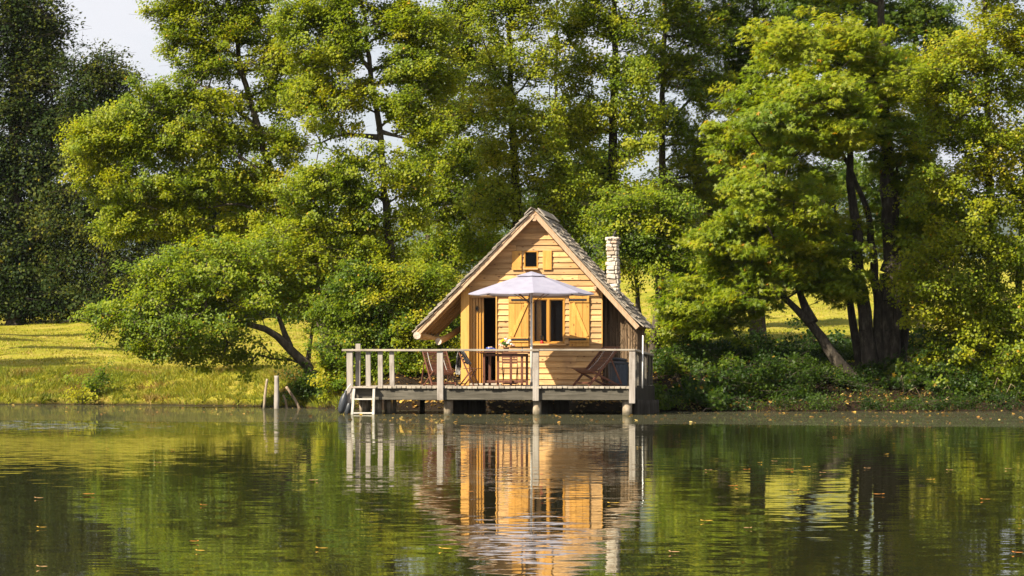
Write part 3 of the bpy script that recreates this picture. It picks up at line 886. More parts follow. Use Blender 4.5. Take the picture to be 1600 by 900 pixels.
make_tree('alder_tree', 'tall alder with a straight pale trunk left of the cabin', 'tree', 77.5,
    [(0.16, [(618, 625, 0), (611, 470, 0), (608, 380, 0), (600, 280, 0), (592, 200, 0), (580, 110, 0), (566, 10, 0), (560, -80, 0)]),
     (0.06, [(592, 215, 0), (540, 208, -.5), (480, 230, -.8)]),
     (0.05, [(592, 205, 0), (640, 218, -.4), (670, 235, -.6)]),
     (0.05, [(580, 110, 0), (550, 75, -.3), (515, 55, -.5)])],
    [(475, 35, 50, 34, -.4), (520, 15, 50, 30), (545, 62, 42, 30, -.5), (500, 95, 50, 28, -.5), (610, 30, 36, 30), (655, 45, 46, 40, -.3), (640, 105, 44, 34, -.4), (480, 150, 44, 28, -.5, .8),
     (545, 140, 44, 26, -.4, .8), (630, 165, 44, 30, -.5), (680, 120, 36, 40, 0), (515, 195, 40, 16, -.6, .5), (665, 205, 40, 24, -.4), (560, 245, 40, 16, -.4, .5), (520, 280, 56, 26, -.5), (470, 300, 40, 28, -.3, .7),
     (560, 300, 40, 24, -.4, .8), (640, 275, 40, 30, -.4), (500, 345, 40, 22, -.2, .7), (560, 350, 42, 24, -.3, .8), (640, 345, 30, 28, -.2, .7), (540, 395, 50, 26, 0, .9), (590, 405, 40, 30, .2), (470, 370, 32, 20, 0, .6), (560, -50, 110, 36)],
    leaf=0.085, pal='alder', tone=0.52, per=54, dens=1.15, fill=0.3, clump=0.30)
make_tree('alder_tree', 'slim alder with thin brown stems close behind the left roof slope', 'tree', 83,
    [(0.13, [(668, 590, 0), (666, 420, 0), (668, 330, 0), (676, 220, 0), (690, 100, 0), (700, -40, 0)]),
     (0.11, [(690, 590, 1), (692, 430, 1), (694, 330, 1), (715, 200, 1), (735, 60, 1), (745, -40, 1)])],
    [(715, 30, 44, 40), (750, 85, 40, 40), (700, 100, 40, 38), (745, 165, 40, 40), (700, 180, 36, 34), (740, 240, 44, 34), (690, 255, 36, 30, -.3), (730, 310, 50, 34, -.4), (680, 320, 34, 24, -.3, .7),
     (730, 375, 50, 34, -.4), (690, 395, 38, 30, -.4), (650, 420, 40, 30, -.2), (720, -40, 80, 36)],
    leaf=0.085, pal='fresh', tone=0.58, per=44)
make_tree('alder_tree', 'autumn-browned alder with a dark trunk rising behind the roof ridge', 'tree', 80.5,
    [(0.19, [(808, 600, 0), (807, 430, 0), (806, 300, 0), (800, 190, 0), (797, 70, 0), (793, -80, 0)]),
     (0.06, [(803, 230, 0), (845, 190, -.4), (880, 160, -.6)]),
     (0.06, [(800, 150, 0), (770, 100, -.4), (750, 50, -.5)])],
    [(775, 25, 36, 34), (830, 30, 34, 36), (785, 95, 30, 34, -.3, .8), (845, 100, 36, 36, -.3), (770, 160, 36, 34, -.3), (840, 185, 44, 34, -.4), (775, 235, 34, 34, -.3), (850, 250, 46, 30, -.4),
     (790, 290, 34, 26, -.3), (880, 300, 46, 30, -.3), (770, 330, 44, 26, -.2), (900, 350, 36, 28), (800, -40, 80, 36)],
    leaf=0.085, pal='alder', tone=0.60, per=42, dens=0.9, bark=BARK_D)
make_tree('alder_tree', 'alder with the thickest dark trunk above the chimney', 'tree', 82,
    [(0.23, [(950, 600, 0), (954, 430, 0), (957, 250, 0), (960, 120, 0), (960, -80, 0)]),
     (0.10, [(875, 590, 1.5), (872, 350, 1.5), (868, 180, 1.5), (872, -60, 1.5)]),
     (0.055, [(957, 245, 0), (990, 243, -.4), (1020, 225, -.6)])],
    [(925, 20, 40, 34), (990, 40, 44, 38), (890, 40, 30, 40, .8), (905, 105, 42, 36, -.2), (985, 115, 40, 36, -.4), (915, 180, 40, 34, -.4), (1000, 180, 38, 34, -.4), (880, 215, 34, 28, .4), (990, 225, 30, 22, -.4, .7),
     (920, 255, 36, 22, -.2, .7), (985, 295, 40, 20, -.2, .8), (930, 310, 34, 24, 0), (950, -40, 90, 36)],
    leaf=0.09, pal='fresh', tone=0.64, per=44, bark=BARK_D, fill=0.3)
make_tree('alder_tree', 'green tree with a slender grey trunk between chimney and maple', 'tree', 84,
    [(0.17, [(1030, 600, 0), (1032, 450, 0), (1034, 290, 0), (1036, 150, 0), (1040, 0, 0), (1042, -80, 0)])],
    [(1060, 25, 44, 38), (1105, 50, 44, 40), (1030, 95, 36, 36, -.4), (1085, 120, 44, 36, -.2), (1125, 150, 40, 36), (1050, 190, 38, 30, -.4), (1110, 215, 44, 26, 0, .8), (1080, 255, 44, 22, 0, .6),
     (1140, 270, 40, 28), (1055, 300, 44, 30, .4), (1110, 330, 44, 34, .4), (1150, 350, 40, 40, .4), (1080, -40, 80, 36)],
    leaf=0.10, kind='palm', pal='maple', tone=0.60, per=40, dens=1.0)
make_tree('alder_tree', 'small bright alder directly right of the stone chimney', 'tree', 74.5,
    [(0.15, [(1018, 612, 0), (1022, 540, 0), (1030, 470, 0), (1032, 400, 0), (1020, 330, 0)]),
     (0.12, [(1012, 612, .5), (1004, 520, .5), (995, 450, .5), (985, 380, .5)])],
    [(1000, 312, 50, 24), (955, 335, 34, 24), (1050, 325, 42, 26), (1000, 350, 52, 28), (1065, 365, 40, 28), (960, 375, 30, 24, -.1), (1020, 390, 50, 26), (1075, 405, 38, 28), (985, 415, 26, 18, 0, .7),
     (1045, 435, 36, 20, 0, .7), (1085, 450, 38, 28), (1075, 495, 40, 24), (1060, 530, 36, 26)],
    leaf=0.082, pal='fresh', tone=0.55, per=46)
make_tree('maple_tree', 'great many-stemmed maple overhanging the right bank', 'tree', 73.5,
    [(0.30, [(1380, 622, 0), (1386, 540, 0), (1392, 450, 0), (1388, 300, 0), (1380, 120, 0), (1375, -60, 0)]),
     (0.22, [(1364, 622, -.3), (1356, 540, -.3), (1345, 440, -.3), (1330, 280, -.3), (1320, 130, -.3)]),
     (0.20, [(1345, 625, -.5), (1312, 570, -.6), (1268, 505, -.7), (1228, 468, -.9), (1180, 440, -1.2)]),
     (0.12, [(1268, 505, -.7), (1248, 455, -.5), (1225, 400, -.5)]),
     (0.18, [(1402, 618, .4), (1412, 520, .5), (1418, 380, .6), (1425, 200, .6)]),
     (0.17, [(1374, 622, -.2), (1372, 480, -.1), (1356, 330, .1), (1300, 200, 0)]),
     (0.16, [(1392, 622, -.25), (1402, 520, -.2), (1404, 380, -.1), (1400, 250, 0)]),
     (0.14, [(1350, 622, .2), (1335, 520, .3), (1322, 420, .3), (1300, 300, .2)])],
    [(1290, 75, 70, 26, -.4), (1235, 115, 60, 28, -.8), (1340, 90, 60, 32, -.2), (1190, 160, 58, 26, -1), (1265, 155, 70, 30, -1), (1345, 150, 60, 32, -.8), (1400, 120, 46, 40), (1160, 205, 50, 24, -1.2),
     (1225, 210, 62, 28, -1.3), (1300, 215, 64, 28, -1.2), (1375, 205, 50, 30, -.8), (1140, 240, 34, 18, -1.2, .8), (1190, 262, 56, 22, -1.3, .9), (1265, 270, 40, 20, -1.2, .7), (1420, 260, 40, 40),
     (1225, 325, 60, 26, -1.3), (1175, 345, 56, 26, -1.3), (1270, 345, 36, 20, -1, .6), (1130, 375, 50, 24, -1.2), (1205, 385, 66, 28, -1.3), (1140, 425, 50, 26, -1.2), (1210, 430, 50, 26, -1.2), (1095, 455, 44, 26, -.8), (1160, 468, 56, 24, -1.1),
     (1110, 500, 46, 22, -.8), (1300, 420, 40, 30, -.6, .7), (1440, 340, 36, 34), (1425, 420, 34, 34, 0, .7), (1330, 360, 34, 26, .2, .6), (1065, 480, 34, 24, -.5), (1300, -40, 100, 36), 
     (1230, 60, 60, 26, -3.6, .8), (1320, 60, 60, 26, -3.4, .8), (1280, 140, 60, 24, -4.6, .9), (1380, 110, 50, 26, -3.4, .8), (1200, 190, 60, 26, -4.6), (1290, 210, 60, 26, -4.4), (1180, 290, 50, 22, -3.8, .8), (1240, 300, 50, 20, -3.6, .8), (1330, 170, 50, 24, -4.4, .8), (1290, 440, 34, 16, -.9, .8), (1325, 440, 30, 24, -.5, .8), (1250, 425, 40, 20, -1, .9), (1260, 380, 50, 24, -1, .9)],
    leaf=0.125, kind='palm', pal='maple', tone=0.66, ptone=0.07, bark=BARK_M, per=46, clump=0.36, cz=0.42, upw=0.7, dens=1.15)
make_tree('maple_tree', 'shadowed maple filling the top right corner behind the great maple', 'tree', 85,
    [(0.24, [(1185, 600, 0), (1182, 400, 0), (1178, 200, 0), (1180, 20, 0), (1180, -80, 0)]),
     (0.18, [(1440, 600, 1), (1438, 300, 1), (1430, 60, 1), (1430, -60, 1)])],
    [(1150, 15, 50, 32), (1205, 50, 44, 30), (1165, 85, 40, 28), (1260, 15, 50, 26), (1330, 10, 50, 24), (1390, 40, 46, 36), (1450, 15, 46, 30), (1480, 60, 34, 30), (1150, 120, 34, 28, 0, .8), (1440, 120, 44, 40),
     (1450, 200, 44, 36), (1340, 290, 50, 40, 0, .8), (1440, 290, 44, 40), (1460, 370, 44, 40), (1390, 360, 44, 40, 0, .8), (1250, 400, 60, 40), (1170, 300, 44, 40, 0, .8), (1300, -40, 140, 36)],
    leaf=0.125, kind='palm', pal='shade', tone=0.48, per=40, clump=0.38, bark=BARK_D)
make_tree('alder_tree', 'golden-green alder at the right edge, drooping to the waterline', 'tree', 72.5,
    [(0.17, [(1562, 632, 0), (1556, 520, 0), (1550, 400, 0), (1545, 250, 0), (1540, 100, 0), (1538, -60, 0)]),
     (0.12, [(1575, 630, .3), (1590, 480, .3), (1600, 300, .3), (1605, 100, .3)])],
    [(1560, 30, 50, 28), (1600, 70, 44, 40), (1500, 75, 52, 26, -.4), (1545, 105, 46, 28, -.5), (1470, 115, 46, 24, -.6), (1500, 155, 46, 24, -.6), (1590, 150, 44, 34), (1445, 165, 36, 20, -.6, .9), (1530, 200, 46, 26, -.5), (1475, 215, 40, 20, -.6, .8),
     (1590, 225, 44, 36), (1540, 265, 48, 30, -.4), (1480, 290, 50, 24, -.7), (1450, 320, 36, 18, -.8, .9), (1530, 335, 50, 30, -.5), (1600, 310, 44, 40), (1490, 370, 52, 28, -.7), (1450, 395, 36, 20, -.8, .9), (1555, 400, 52, 36, -.3),
     (1435, 440, 40, 22, -.8), (1490, 445, 52, 28, -.7), (1610, 400, 40, 44), (1550, 480, 54, 36, -.4), (1465, 490, 40, 22, -.6, .9), (1510, 530, 46, 30, -.5), (1580, 545, 50, 40, -.3), (1620, 500, 36, 50), (1545, 592, 50, 30, -.3), (1600, 610, 40, 26, -.2),
     (1470, 560, 34, 24, -.3, .8), (1560, -40, 90, 36)],
    leaf=0.088, pal='alder', tone=0.62, per=46)
# ---- trees standing further back, seen between the trunks
BT = 'shadowed trees behind the shore row'
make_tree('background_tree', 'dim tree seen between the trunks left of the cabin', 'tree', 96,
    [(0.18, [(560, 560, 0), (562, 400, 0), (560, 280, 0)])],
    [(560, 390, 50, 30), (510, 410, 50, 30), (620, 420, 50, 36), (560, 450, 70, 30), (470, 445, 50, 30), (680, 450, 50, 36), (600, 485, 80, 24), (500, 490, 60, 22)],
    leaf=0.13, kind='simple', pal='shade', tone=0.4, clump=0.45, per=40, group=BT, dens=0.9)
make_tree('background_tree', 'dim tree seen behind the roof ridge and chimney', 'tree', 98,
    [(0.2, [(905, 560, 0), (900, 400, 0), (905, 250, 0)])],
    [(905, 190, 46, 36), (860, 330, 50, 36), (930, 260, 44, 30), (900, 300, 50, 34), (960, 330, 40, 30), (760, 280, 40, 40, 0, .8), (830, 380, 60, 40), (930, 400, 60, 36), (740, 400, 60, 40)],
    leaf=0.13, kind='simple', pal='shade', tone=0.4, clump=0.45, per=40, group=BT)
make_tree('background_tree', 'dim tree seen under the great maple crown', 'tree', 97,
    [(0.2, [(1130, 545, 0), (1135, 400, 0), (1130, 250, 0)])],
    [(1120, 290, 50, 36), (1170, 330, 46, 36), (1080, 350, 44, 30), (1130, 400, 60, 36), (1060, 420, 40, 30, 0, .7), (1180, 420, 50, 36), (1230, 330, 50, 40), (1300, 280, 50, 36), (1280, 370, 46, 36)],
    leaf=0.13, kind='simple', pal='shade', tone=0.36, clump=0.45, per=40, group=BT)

# ---- shrubs along the shore
def shrub(label, Y, px, py, pads, pal='fresh', tone=0.45, group=None, name='shrub', leaf=0.08, kind='round', per=42, dens=1.0, tall=1.0, sunf=0.62):
    st = [(0.035 * min(1, tall * 1.5), [(px + dx * tall, py, 0), (px + dx * 2.2 * tall, py - 30 * tall, 0), (px + dx * 3.5 * tall, py - 60 * tall, 0)]) for dx in (-6, 5, 0)]
    return make_tree(name, label, 'bush', Y, st, pads, leaf=leaf, pal=pal, tone=tone, group=group, kind=kind, per=per, dens=dens, clump=0.28, min_r=0.005, sunf=sunf, ptone=0.18)
shrub('tall leafy bush filling the space left of the cabin deck', 75, 600, 628,
    [(560, 440, 46, 30), (615, 440, 50, 34), (670, 440, 36, 34), (540, 490, 50, 36), (600, 500, 56, 36), (660, 500, 44, 40), (540, 550, 44, 36), (595, 560, 54, 36), (650, 560, 46, 40), (690, 520, 26, 24, 0, .7),
     (530, 592, 26, 22), (575, 605, 44, 22), (640, 600, 46, 24), (690, 590, 30, 26)], tone=0.50)
shrub('yellowing bush right behind the left eave', 78, 690, 620,
    [(690, 450, 30, 26), (650, 470, 34, 30), (700, 490, 26, 20, 0, .7), (715, 560, 24, 26), (665, 530, 30, 26)], tone=0.66)
US = 'shrubs in the shade of the great maple'  # their shade is put into darker leaf colours and leaf tilt
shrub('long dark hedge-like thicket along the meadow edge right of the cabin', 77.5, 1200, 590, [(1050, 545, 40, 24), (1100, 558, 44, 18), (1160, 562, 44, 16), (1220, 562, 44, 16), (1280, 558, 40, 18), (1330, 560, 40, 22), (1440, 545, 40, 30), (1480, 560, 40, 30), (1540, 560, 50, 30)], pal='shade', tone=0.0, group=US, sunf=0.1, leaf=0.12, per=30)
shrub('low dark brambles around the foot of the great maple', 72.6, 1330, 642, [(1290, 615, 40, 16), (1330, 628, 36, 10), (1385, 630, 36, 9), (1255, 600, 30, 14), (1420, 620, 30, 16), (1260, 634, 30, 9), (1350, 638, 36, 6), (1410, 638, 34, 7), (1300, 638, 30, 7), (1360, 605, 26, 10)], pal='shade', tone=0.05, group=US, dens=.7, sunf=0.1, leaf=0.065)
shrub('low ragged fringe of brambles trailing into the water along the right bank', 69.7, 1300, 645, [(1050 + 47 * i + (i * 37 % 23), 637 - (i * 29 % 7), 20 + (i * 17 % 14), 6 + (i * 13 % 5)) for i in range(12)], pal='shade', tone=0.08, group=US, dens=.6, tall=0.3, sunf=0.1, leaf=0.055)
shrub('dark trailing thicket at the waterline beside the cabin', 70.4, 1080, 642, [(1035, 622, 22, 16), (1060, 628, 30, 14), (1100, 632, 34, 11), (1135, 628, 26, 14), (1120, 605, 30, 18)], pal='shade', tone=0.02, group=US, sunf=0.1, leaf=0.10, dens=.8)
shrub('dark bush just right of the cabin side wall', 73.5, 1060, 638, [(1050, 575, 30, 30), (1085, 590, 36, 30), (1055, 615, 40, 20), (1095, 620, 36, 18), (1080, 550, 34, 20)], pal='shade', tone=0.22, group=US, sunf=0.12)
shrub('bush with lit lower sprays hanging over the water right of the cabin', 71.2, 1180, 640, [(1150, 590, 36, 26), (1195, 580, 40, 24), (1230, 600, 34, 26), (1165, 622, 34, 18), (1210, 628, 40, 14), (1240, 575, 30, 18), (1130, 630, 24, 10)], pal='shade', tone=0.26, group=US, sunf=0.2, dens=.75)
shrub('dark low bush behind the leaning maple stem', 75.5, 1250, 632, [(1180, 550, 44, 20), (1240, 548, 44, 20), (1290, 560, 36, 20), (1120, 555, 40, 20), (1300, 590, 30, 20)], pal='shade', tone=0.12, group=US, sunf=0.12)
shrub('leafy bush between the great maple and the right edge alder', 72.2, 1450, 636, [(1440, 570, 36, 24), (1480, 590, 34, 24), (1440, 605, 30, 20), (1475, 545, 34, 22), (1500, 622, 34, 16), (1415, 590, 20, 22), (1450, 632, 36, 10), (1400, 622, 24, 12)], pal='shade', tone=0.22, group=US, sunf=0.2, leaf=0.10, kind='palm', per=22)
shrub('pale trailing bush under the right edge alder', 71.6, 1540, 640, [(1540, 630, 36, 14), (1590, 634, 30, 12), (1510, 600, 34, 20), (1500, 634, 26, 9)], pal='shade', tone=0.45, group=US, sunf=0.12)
BW = 'weeds on the grassy bank'
shrub('dark-leaved weed clump growing halfway up the grassy bank', 83.3, 148, 622, [(148, 602, 14, 12), (155, 592, 9, 7), (140, 612, 10, 7)], pal='fresh', tone=0.25, name='weed_clump', group=BW, per=26, tall=0.3)
shrub('bright weed clump at the waterline left of the old stakes', 82.6, 128, 628, [(124, 618, 14, 9), (138, 624, 8, 6)], pal='fresh', tone=0.6, name='weed_clump', group=BW, per=26, tall=0.3)
shrub('shaded undergrowth at the foot of the leaning alder', 76.0, 495, 630, [(495, 605, 28, 16), (515, 612, 24, 14), (478, 600, 20, 12)], pal='shade', tone=0.35, name='undergrowth', group=None, tall=0.4)

def thicket_stems(label, group, Y, px0, px1, py, n_, seed):
    q = random.Random(seed)
    for i in range(n_):
        x = q.uniform(px0, px1); dx = q.uniform(-22, 22); h = q.uniform(18, 55); dy = q.uniform(-.5, .3)
        b0 = at(x, py, Y + dy); b0[2] = max(0.0, gz(b0[0], b0[1]))
        P = [at(x, py, Y + dy) - b0, at(x + dx * .25, py - h * .6, Y + dy - .05) - b0, at(x + dx * .7, py - h, Y + dy - .12) - b0, at(x + dx * 1.3, py - h * .82, Y + dy - .2) - b0]
        P[0] = np.array([0, 0, -0.08])
        o = MB().tube(P, [.012, .010, .007, .004], 5, wob=.1).build('dead_stem', M['twig'], None, smooth=True); o.location = b0
        tag(o, label, 'stem', group)
thicket_stems('thin dead stem arching out of the dark thicket beside the cabin', 'dead stems beside the cabin', 71.1, 1035, 1150, 638, 8, 3)
thicket_stems('thin dead stem poking through the bushes below the right edge alder', 'dead stems below the right edge alder', 71.6, 1400, 1580, 638, 10, 4)

# ---- meadow grass: blades, thickest and longest on the bank
def grass(nb, xr, dr, h, w, seed, tone, power=1.0):
    q = np.random.default_rng(seed)
    X = q.uniform(xr[0], xr[1], nb); d = dr[0] + (dr[1] - dr[0]) * q.random(nb) ** power
    Y = shore(X) + d; Z = ground_z(X, d)
    tuft = np.sin(X * 1.7 + np.sin(d * 1.3) * 2) * np.sin(d * 1.9 + X * 0.4)
    H = h * q.uniform(0.5, 1.3, nb) * (1 + 0.45 * tuft)
    W = w * q.uniform(0.6, 1.4, nb)
    az = q.uniform(0, 2 * pi, nb); lean = q.normal(0, 0.75, (nb, 2))
    b0 = np.stack([X - np.cos(az) * W, Y - np.sin(az) * W, Z - 0.02], -1)
    b1 = np.stack([X + np.cos(az) * W, Y + np.sin(az) * W, Z - 0.02], -1)
    tp = np.stack([X + lean[:, 0] * H, Y + lean[:, 1] * H, Z + H], -1)
    V = np.stack([b0, b1, tp], 1).reshape(-1, 3)
    n3 = np.sin(X * 0.6 + 1.3 * np.sin(d * 0.45)) * 0.4 + np.sin(d * 0.8 + X * 0.25) * 0.35 + 0.55 * np.sin(X * 2.9 + 2 * np.sin(d * 2.1)) * np.sin(d * 2.6 + 1.5 * np.sin(X * 1.7)) * ss(7, 3, d)
    t_ = tone + 0.20 * n3 + q.normal(0, 0.16, nb)
    colr = mix_cols(t_, [(0, (0.06, 0.10, 0.010)), (0.35, (0.17, 0.20, 0.012)), (0.7, (0.33, 0.30, 0.022)), (1, (0.42, 0.31, 0.10))])
    straw = (np.sin(X * 1.9 + 2.2 * np.sin(d * 1.4 + 1)) * np.sin(d * 2.3 + 1.8 * np.sin(X * 1.1)) + q.normal(0, .35, nb)) * (0.45 + 0.55 * ss(6, 3, d))
    k_ = ss(0.25, 0.75, straw)[:, None] * 0.8
    colr = colr * (1 - k_) + k_ * np.array([0.30, 0.185, 0.055]) * q.uniform(0.7, 1.25, (nb, 1))
    return V, np.repeat(colr, 3, 0)
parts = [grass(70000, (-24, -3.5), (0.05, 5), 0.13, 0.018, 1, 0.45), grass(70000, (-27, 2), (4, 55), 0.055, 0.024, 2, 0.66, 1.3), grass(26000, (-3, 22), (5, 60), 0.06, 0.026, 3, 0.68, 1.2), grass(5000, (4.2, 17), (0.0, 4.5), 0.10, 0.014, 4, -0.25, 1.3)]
V = np.concatenate([p[0] for p in parts]); T = np.concatenate([p[1] for p in parts])
idx = np.arange(len(V)).reshape(-1, 3)
tag(quick_mesh('grass', V, np.full(len(idx), 3), idx, GRASS, tint=T), 'yellow-green meadow grass, long and tufted on the bank', 'grass', kind='stuff')

# ---- fallen leaves lying on the right bank (far too many to count) and drifting along the shore
def litter(name, label, P, size, seed, lift, tiltv):
    q = np.random.default_rng(seed)
    nb = len(P)
    Nn = np.array([0, 0, 1.0]) + q.normal(0, tiltv, (nb, 3)); Nn /= np.linalg.norm(Nn, axis=1, keepdims=True)
    D = q.normal(0, 1, (nb, 3)); D[:, 2] *= 0.1
    colr = mix_cols(q.random(nb), [(0, (0.10, 0.05, 0.02)), (0.4, (0.30, 0.15, 0.03)), (0.75, (0.50, 0.32, 0.06)), (1, (0.62, 0.48, 0.16))])
    P = P.copy(); P[:, 2] += lift
    V, c_, i_, kv = leaf_arrays(P, Nn, D, size * q.uniform(0.6, 1.3, nb), 'round')
    return tag(quick_mesh(name, V, c_, i_, DRY, tint=np.repeat(colr, kv, 0)), label, 'leaves', kind='stuff')
q = np.random.default_rng(11)
X = np.where(q.random(3000) < .6, q.uniform(-4.5, 5, 3000), q.uniform(4, 14, 3000)); d = 0.1 + 3.6 * q.random(3000) ** 1.3
litter('leaf_litter', 'brown and yellow fallen leaves covering the bank under the trees', np.stack([X, shore(X) + d, ground_z(X, d)], -1), 0.085, 5, 0.02, 0.35)
nb = 1500
X = q.uniform(-16, 14, nb); d = -0.1 - (16 * q.random(nb) ** 1.5)
Yl = shore(X) + d
cl = np.sin(X * 1.3 + np.sin(Yl) * 1.5) * np.sin(Yl * 1.1 + X * 0.6) + q.normal(0, 0.6, nb)
keep = (cl > 0.15) & (Yl + 0.33 * X > 52) & ((X > -5) | (q.random(nb) < 0.45))
litter('floating_leaf_drift', 'small yellow leaves drifting on the calm water along the shore', np.stack([X, Yl, X * 0], -1)[keep], 0.075, 6, 0.008, 0.16)

# ================================================================== CABIN
YW = 2.7                    # plane of the gable wall
YR = 2.4                    # front of the roof
YB = 5.35                   # back of the roof
ZD = lz(700, 603.5, 0)      # deck floor
xl, xr = lx(733, YW), lx(940, YW)                       # boarded wall
ax_, az_ = loc(835, 331, YR)                            # roof apex (underside of shingles)
lfx, lfz = loc(650, 521, YR)
rfx, rfz = loc(999, 512, YR)
cabin = thing('cabin', 'small golden timber cabin on stilts with a steep shingled roof', 'cabin', wpos(0, 0, 0), -TH)
def roof_z(x):
    return az_ - (ax_ - x) * (az_ - lfz) / (ax_ - lfx) if x < ax_ else az_ - (x - ax_) * (az_ - rfz) / (rfx - ax_)
def roof_xl(z): return ax_ - (az_ - z) * (ax_ - lfx) / (az_ - lfz)
def roof_xr(z): return ax_ + (az_ - z) * (rfx - ax_) / (az_ - rfz)

# openings in the wall
dx0, dx1 = lx(733, YW), lx(777, YW); dz1 = lz(755, 463, YW)
wx0, wx1 = lx(831.5, YW), lx(883, YW); wz0, wz1 = lz(855, 537, YW), lz(855, 466, YW)
tx0, tx1 = lx(819, YW), lx(841, YW); tz0, tz1 = lz(830, 419, YW), lz(830, 392, YW)
opens = [(dx0 - 0.01, dx1, ZD - 1, dz1), (wx0, wx1, wz0, wz1), (tx0, tx1, tz0, tz1)]
mb = MB()
pitch = 0.139
z = ZD + 0.02
zmid = lz(755, 461, YW)
while z < az_ - 0.18:
    zt = z + pitch
    def seg(a0, a1, b0, b1):       # board with possibly raked ends: bottom a0..a1, top b0..b1
        if a1 - a0 < 0.02: return
        jit = random.uniform(-0.003, 0.003)
        yb, yt = YW - 0.036 + jit, YW - 0.004
        zl = z + random.uniform(-0.004, 0.003)
        mb.hexa([(a0, yb, zl), (a1, yb, zl), (a1, YW + 0.02, zl), (a0, YW + 0.02, zl),
                 (b0, yt, zt + 0.012), (b1, yt, zt + 0.012), (b1, YW + 0.02, zt + 0.012), (b0, YW + 0.02, zt + 0.012)])
    a0, a1 = max(xl, roof_xl(z - 0.1)), min(xr, roof_xr(z - 0.1))
    b0, b1 = max(xl, roof_xl(zt - 0.1)), min(xr, roof_xr(zt - 0.1))
    cuts = sorted([(o[0], o[1]) for o in opens if o[2] < z + pitch * 0.6 and o[3] > z + pitch * 0.4])
    s0, t0 = a0, b0
    for c0, c1 in cuts:
        if c0 > s0: seg(s0, c0, t0, c0)
        s0 = t0 = max(s0, c1)
    # long rows are two boards butted at a random joint
    if a1 - s0 > 1.6 and random.random() < 0.55:
        j = random.uniform(s0 + 0.5, a1 - 0.5)
        seg(s0, j - 0.002, t0, j - 0.002); seg(j + 0.002, a1, j + 0.002, b1)
    else:
        seg(s0, a1, t0, b1)
    z = zt
mb.build('wall', M['gold_x'], cabin)
# side and back walls, floor: dark room inside
mb = MB()
wall_top = roof_z(xl) - 0.12
mb.box(xl - 0.01, xl + 0.07, YW + 0.03, YB - 0.35, ZD, wall_top)
mb.box(xr - 0.07, xr + 0.0, YW + 0.03, YB - 0.35, ZD, roof_z(xr) - 0.12)
mb.box(xl + 0.08, xr - 0.08, YB - 0.43, YB - 0.35, ZD, min(roof_z(xl), roof_z(xr)) - 0.12)
gp = [(xl + .08, wall_top), (xr - .08, wall_top), (xr - .08, roof_z(xr) - 0.2), (ax_, az_ - 0.2), (xl + .08, roof_z(xl) - 0.2)]
mb.add([(p[0], YB - 0.44, p[1]) for p in gp] + [(p[0], YB - 0.36, p[1]) for p in gp], [(0, 1, 2, 3, 4), (9, 8, 7, 6, 5)])
mb.box(xl + 0.08, xr - 0.08, YW + 0.04, YB - 0.45, ZD - 0.04, ZD + 0.012)
mb.box(xl + 0.1, xr - 0.1, YW + 0.04, YB - 0.45, zmid + 0.25, zmid + 0.29)       # loft floor
mb.build('inner_shell', M['inner'], cabin)
# frame timbers
pxl, pxr = lx(720, YW - .1), lx(733.2, YW - .1)
mb = MB()
mb.cbox(((pxl + pxr) / 2, YW - 0.02, (ZD + zmid + 0.2) / 2), (pxr - pxl, 0.17, zmid + 0.2 - ZD), bev=0.008)
mb.build('corner_post', M['gold_z'], cabin)
mb = MB()
mb.cbox(((pxr + dx1) / 2 + 0.6, YW - 0.045, dz1 + 0.035), (dx1 - pxr + 1.2, 0.05, 0.075), bev=0.006)
mb.cbox(((dx1 + 1.2 + xr) / 2 - 0.05, YW - 0.045, dz1 + 0.035), (xr - dx1 - 1.3 + .1, 0.05, 0.073), bev=0.006)
mb.build('lintel', M['gold_x'], cabin)
mb = MB()
mb.cbox((xr + 0.012, YW + 0.0, (ZD + roof_z(xr) - 0.15) / 2), (0.022, 0.075, roof_z(xr) - 0.15 - ZD))
mb.build('corner_trim', M['gold_z'], cabin)
for px, py in ((724, 451), (930, 450)):          # purlin ends poking out under the rake
    x, z = loc(px, py, YR + .05)
    MB().cbox((x, YR + 0.17, z), (0.075, 0.34, 0.085), bev=0.006).build('purlin_end', M['fascia'], cabin)
MB().cbox((ax_, YR + 0.19, az_ - 0.17), (0.085, 0.40, 0.10), bev=0.006).build('purlin_end', M['fascia'], cabin)
# door: swung inwards, with its dark star ornament
door = MB()
dw = lx(755, YW + .1) - dx0
for i in range(5):
    x0 = dx0 + 0.012 + dw * i / 5
    door.cbox((x0 + dw / 10, YW + 0.035 + i * 0.03, (ZD + dz1) / 2), (dw / 5 - 0.004, 0.04, dz1 - ZD - 0.05), bev=0.004)
door = door.build('door', M['amber'], cabin)
st = MB()
sx, sz = loc(745, 482, YW + .1)
for k in range(6):
    a = k * pi / 6
    st.bar((sx - 0.07 * cos(a), YW + 0.065, sz - 0.07 * sin(a)), (sx + 0.07 * cos(a), YW + 0.065, sz + 0.07 * sin(a)), 0.012, 0.012, up=(0, 1, 0))
st.build('star_ornament', M['iron'], door)
jm = MB()
jm.cbox((dx1 - 0.015, YW - 0.01, (ZD + dz1) / 2), (0.03, 0.10, dz1 - ZD), bev=0.004)
jm.build('door_jamb', M['gold_z'], cabin)
jm = MB()
jm.cbox(((dx0 + dx1) / 2 + 0.05, YW - 0.02, ZD + 0.03), (dx1 - dx0 + 0.1, 0.14, 0.05), bev=0.006)
jm.build('door_sill', M['grey_x'], cabin)

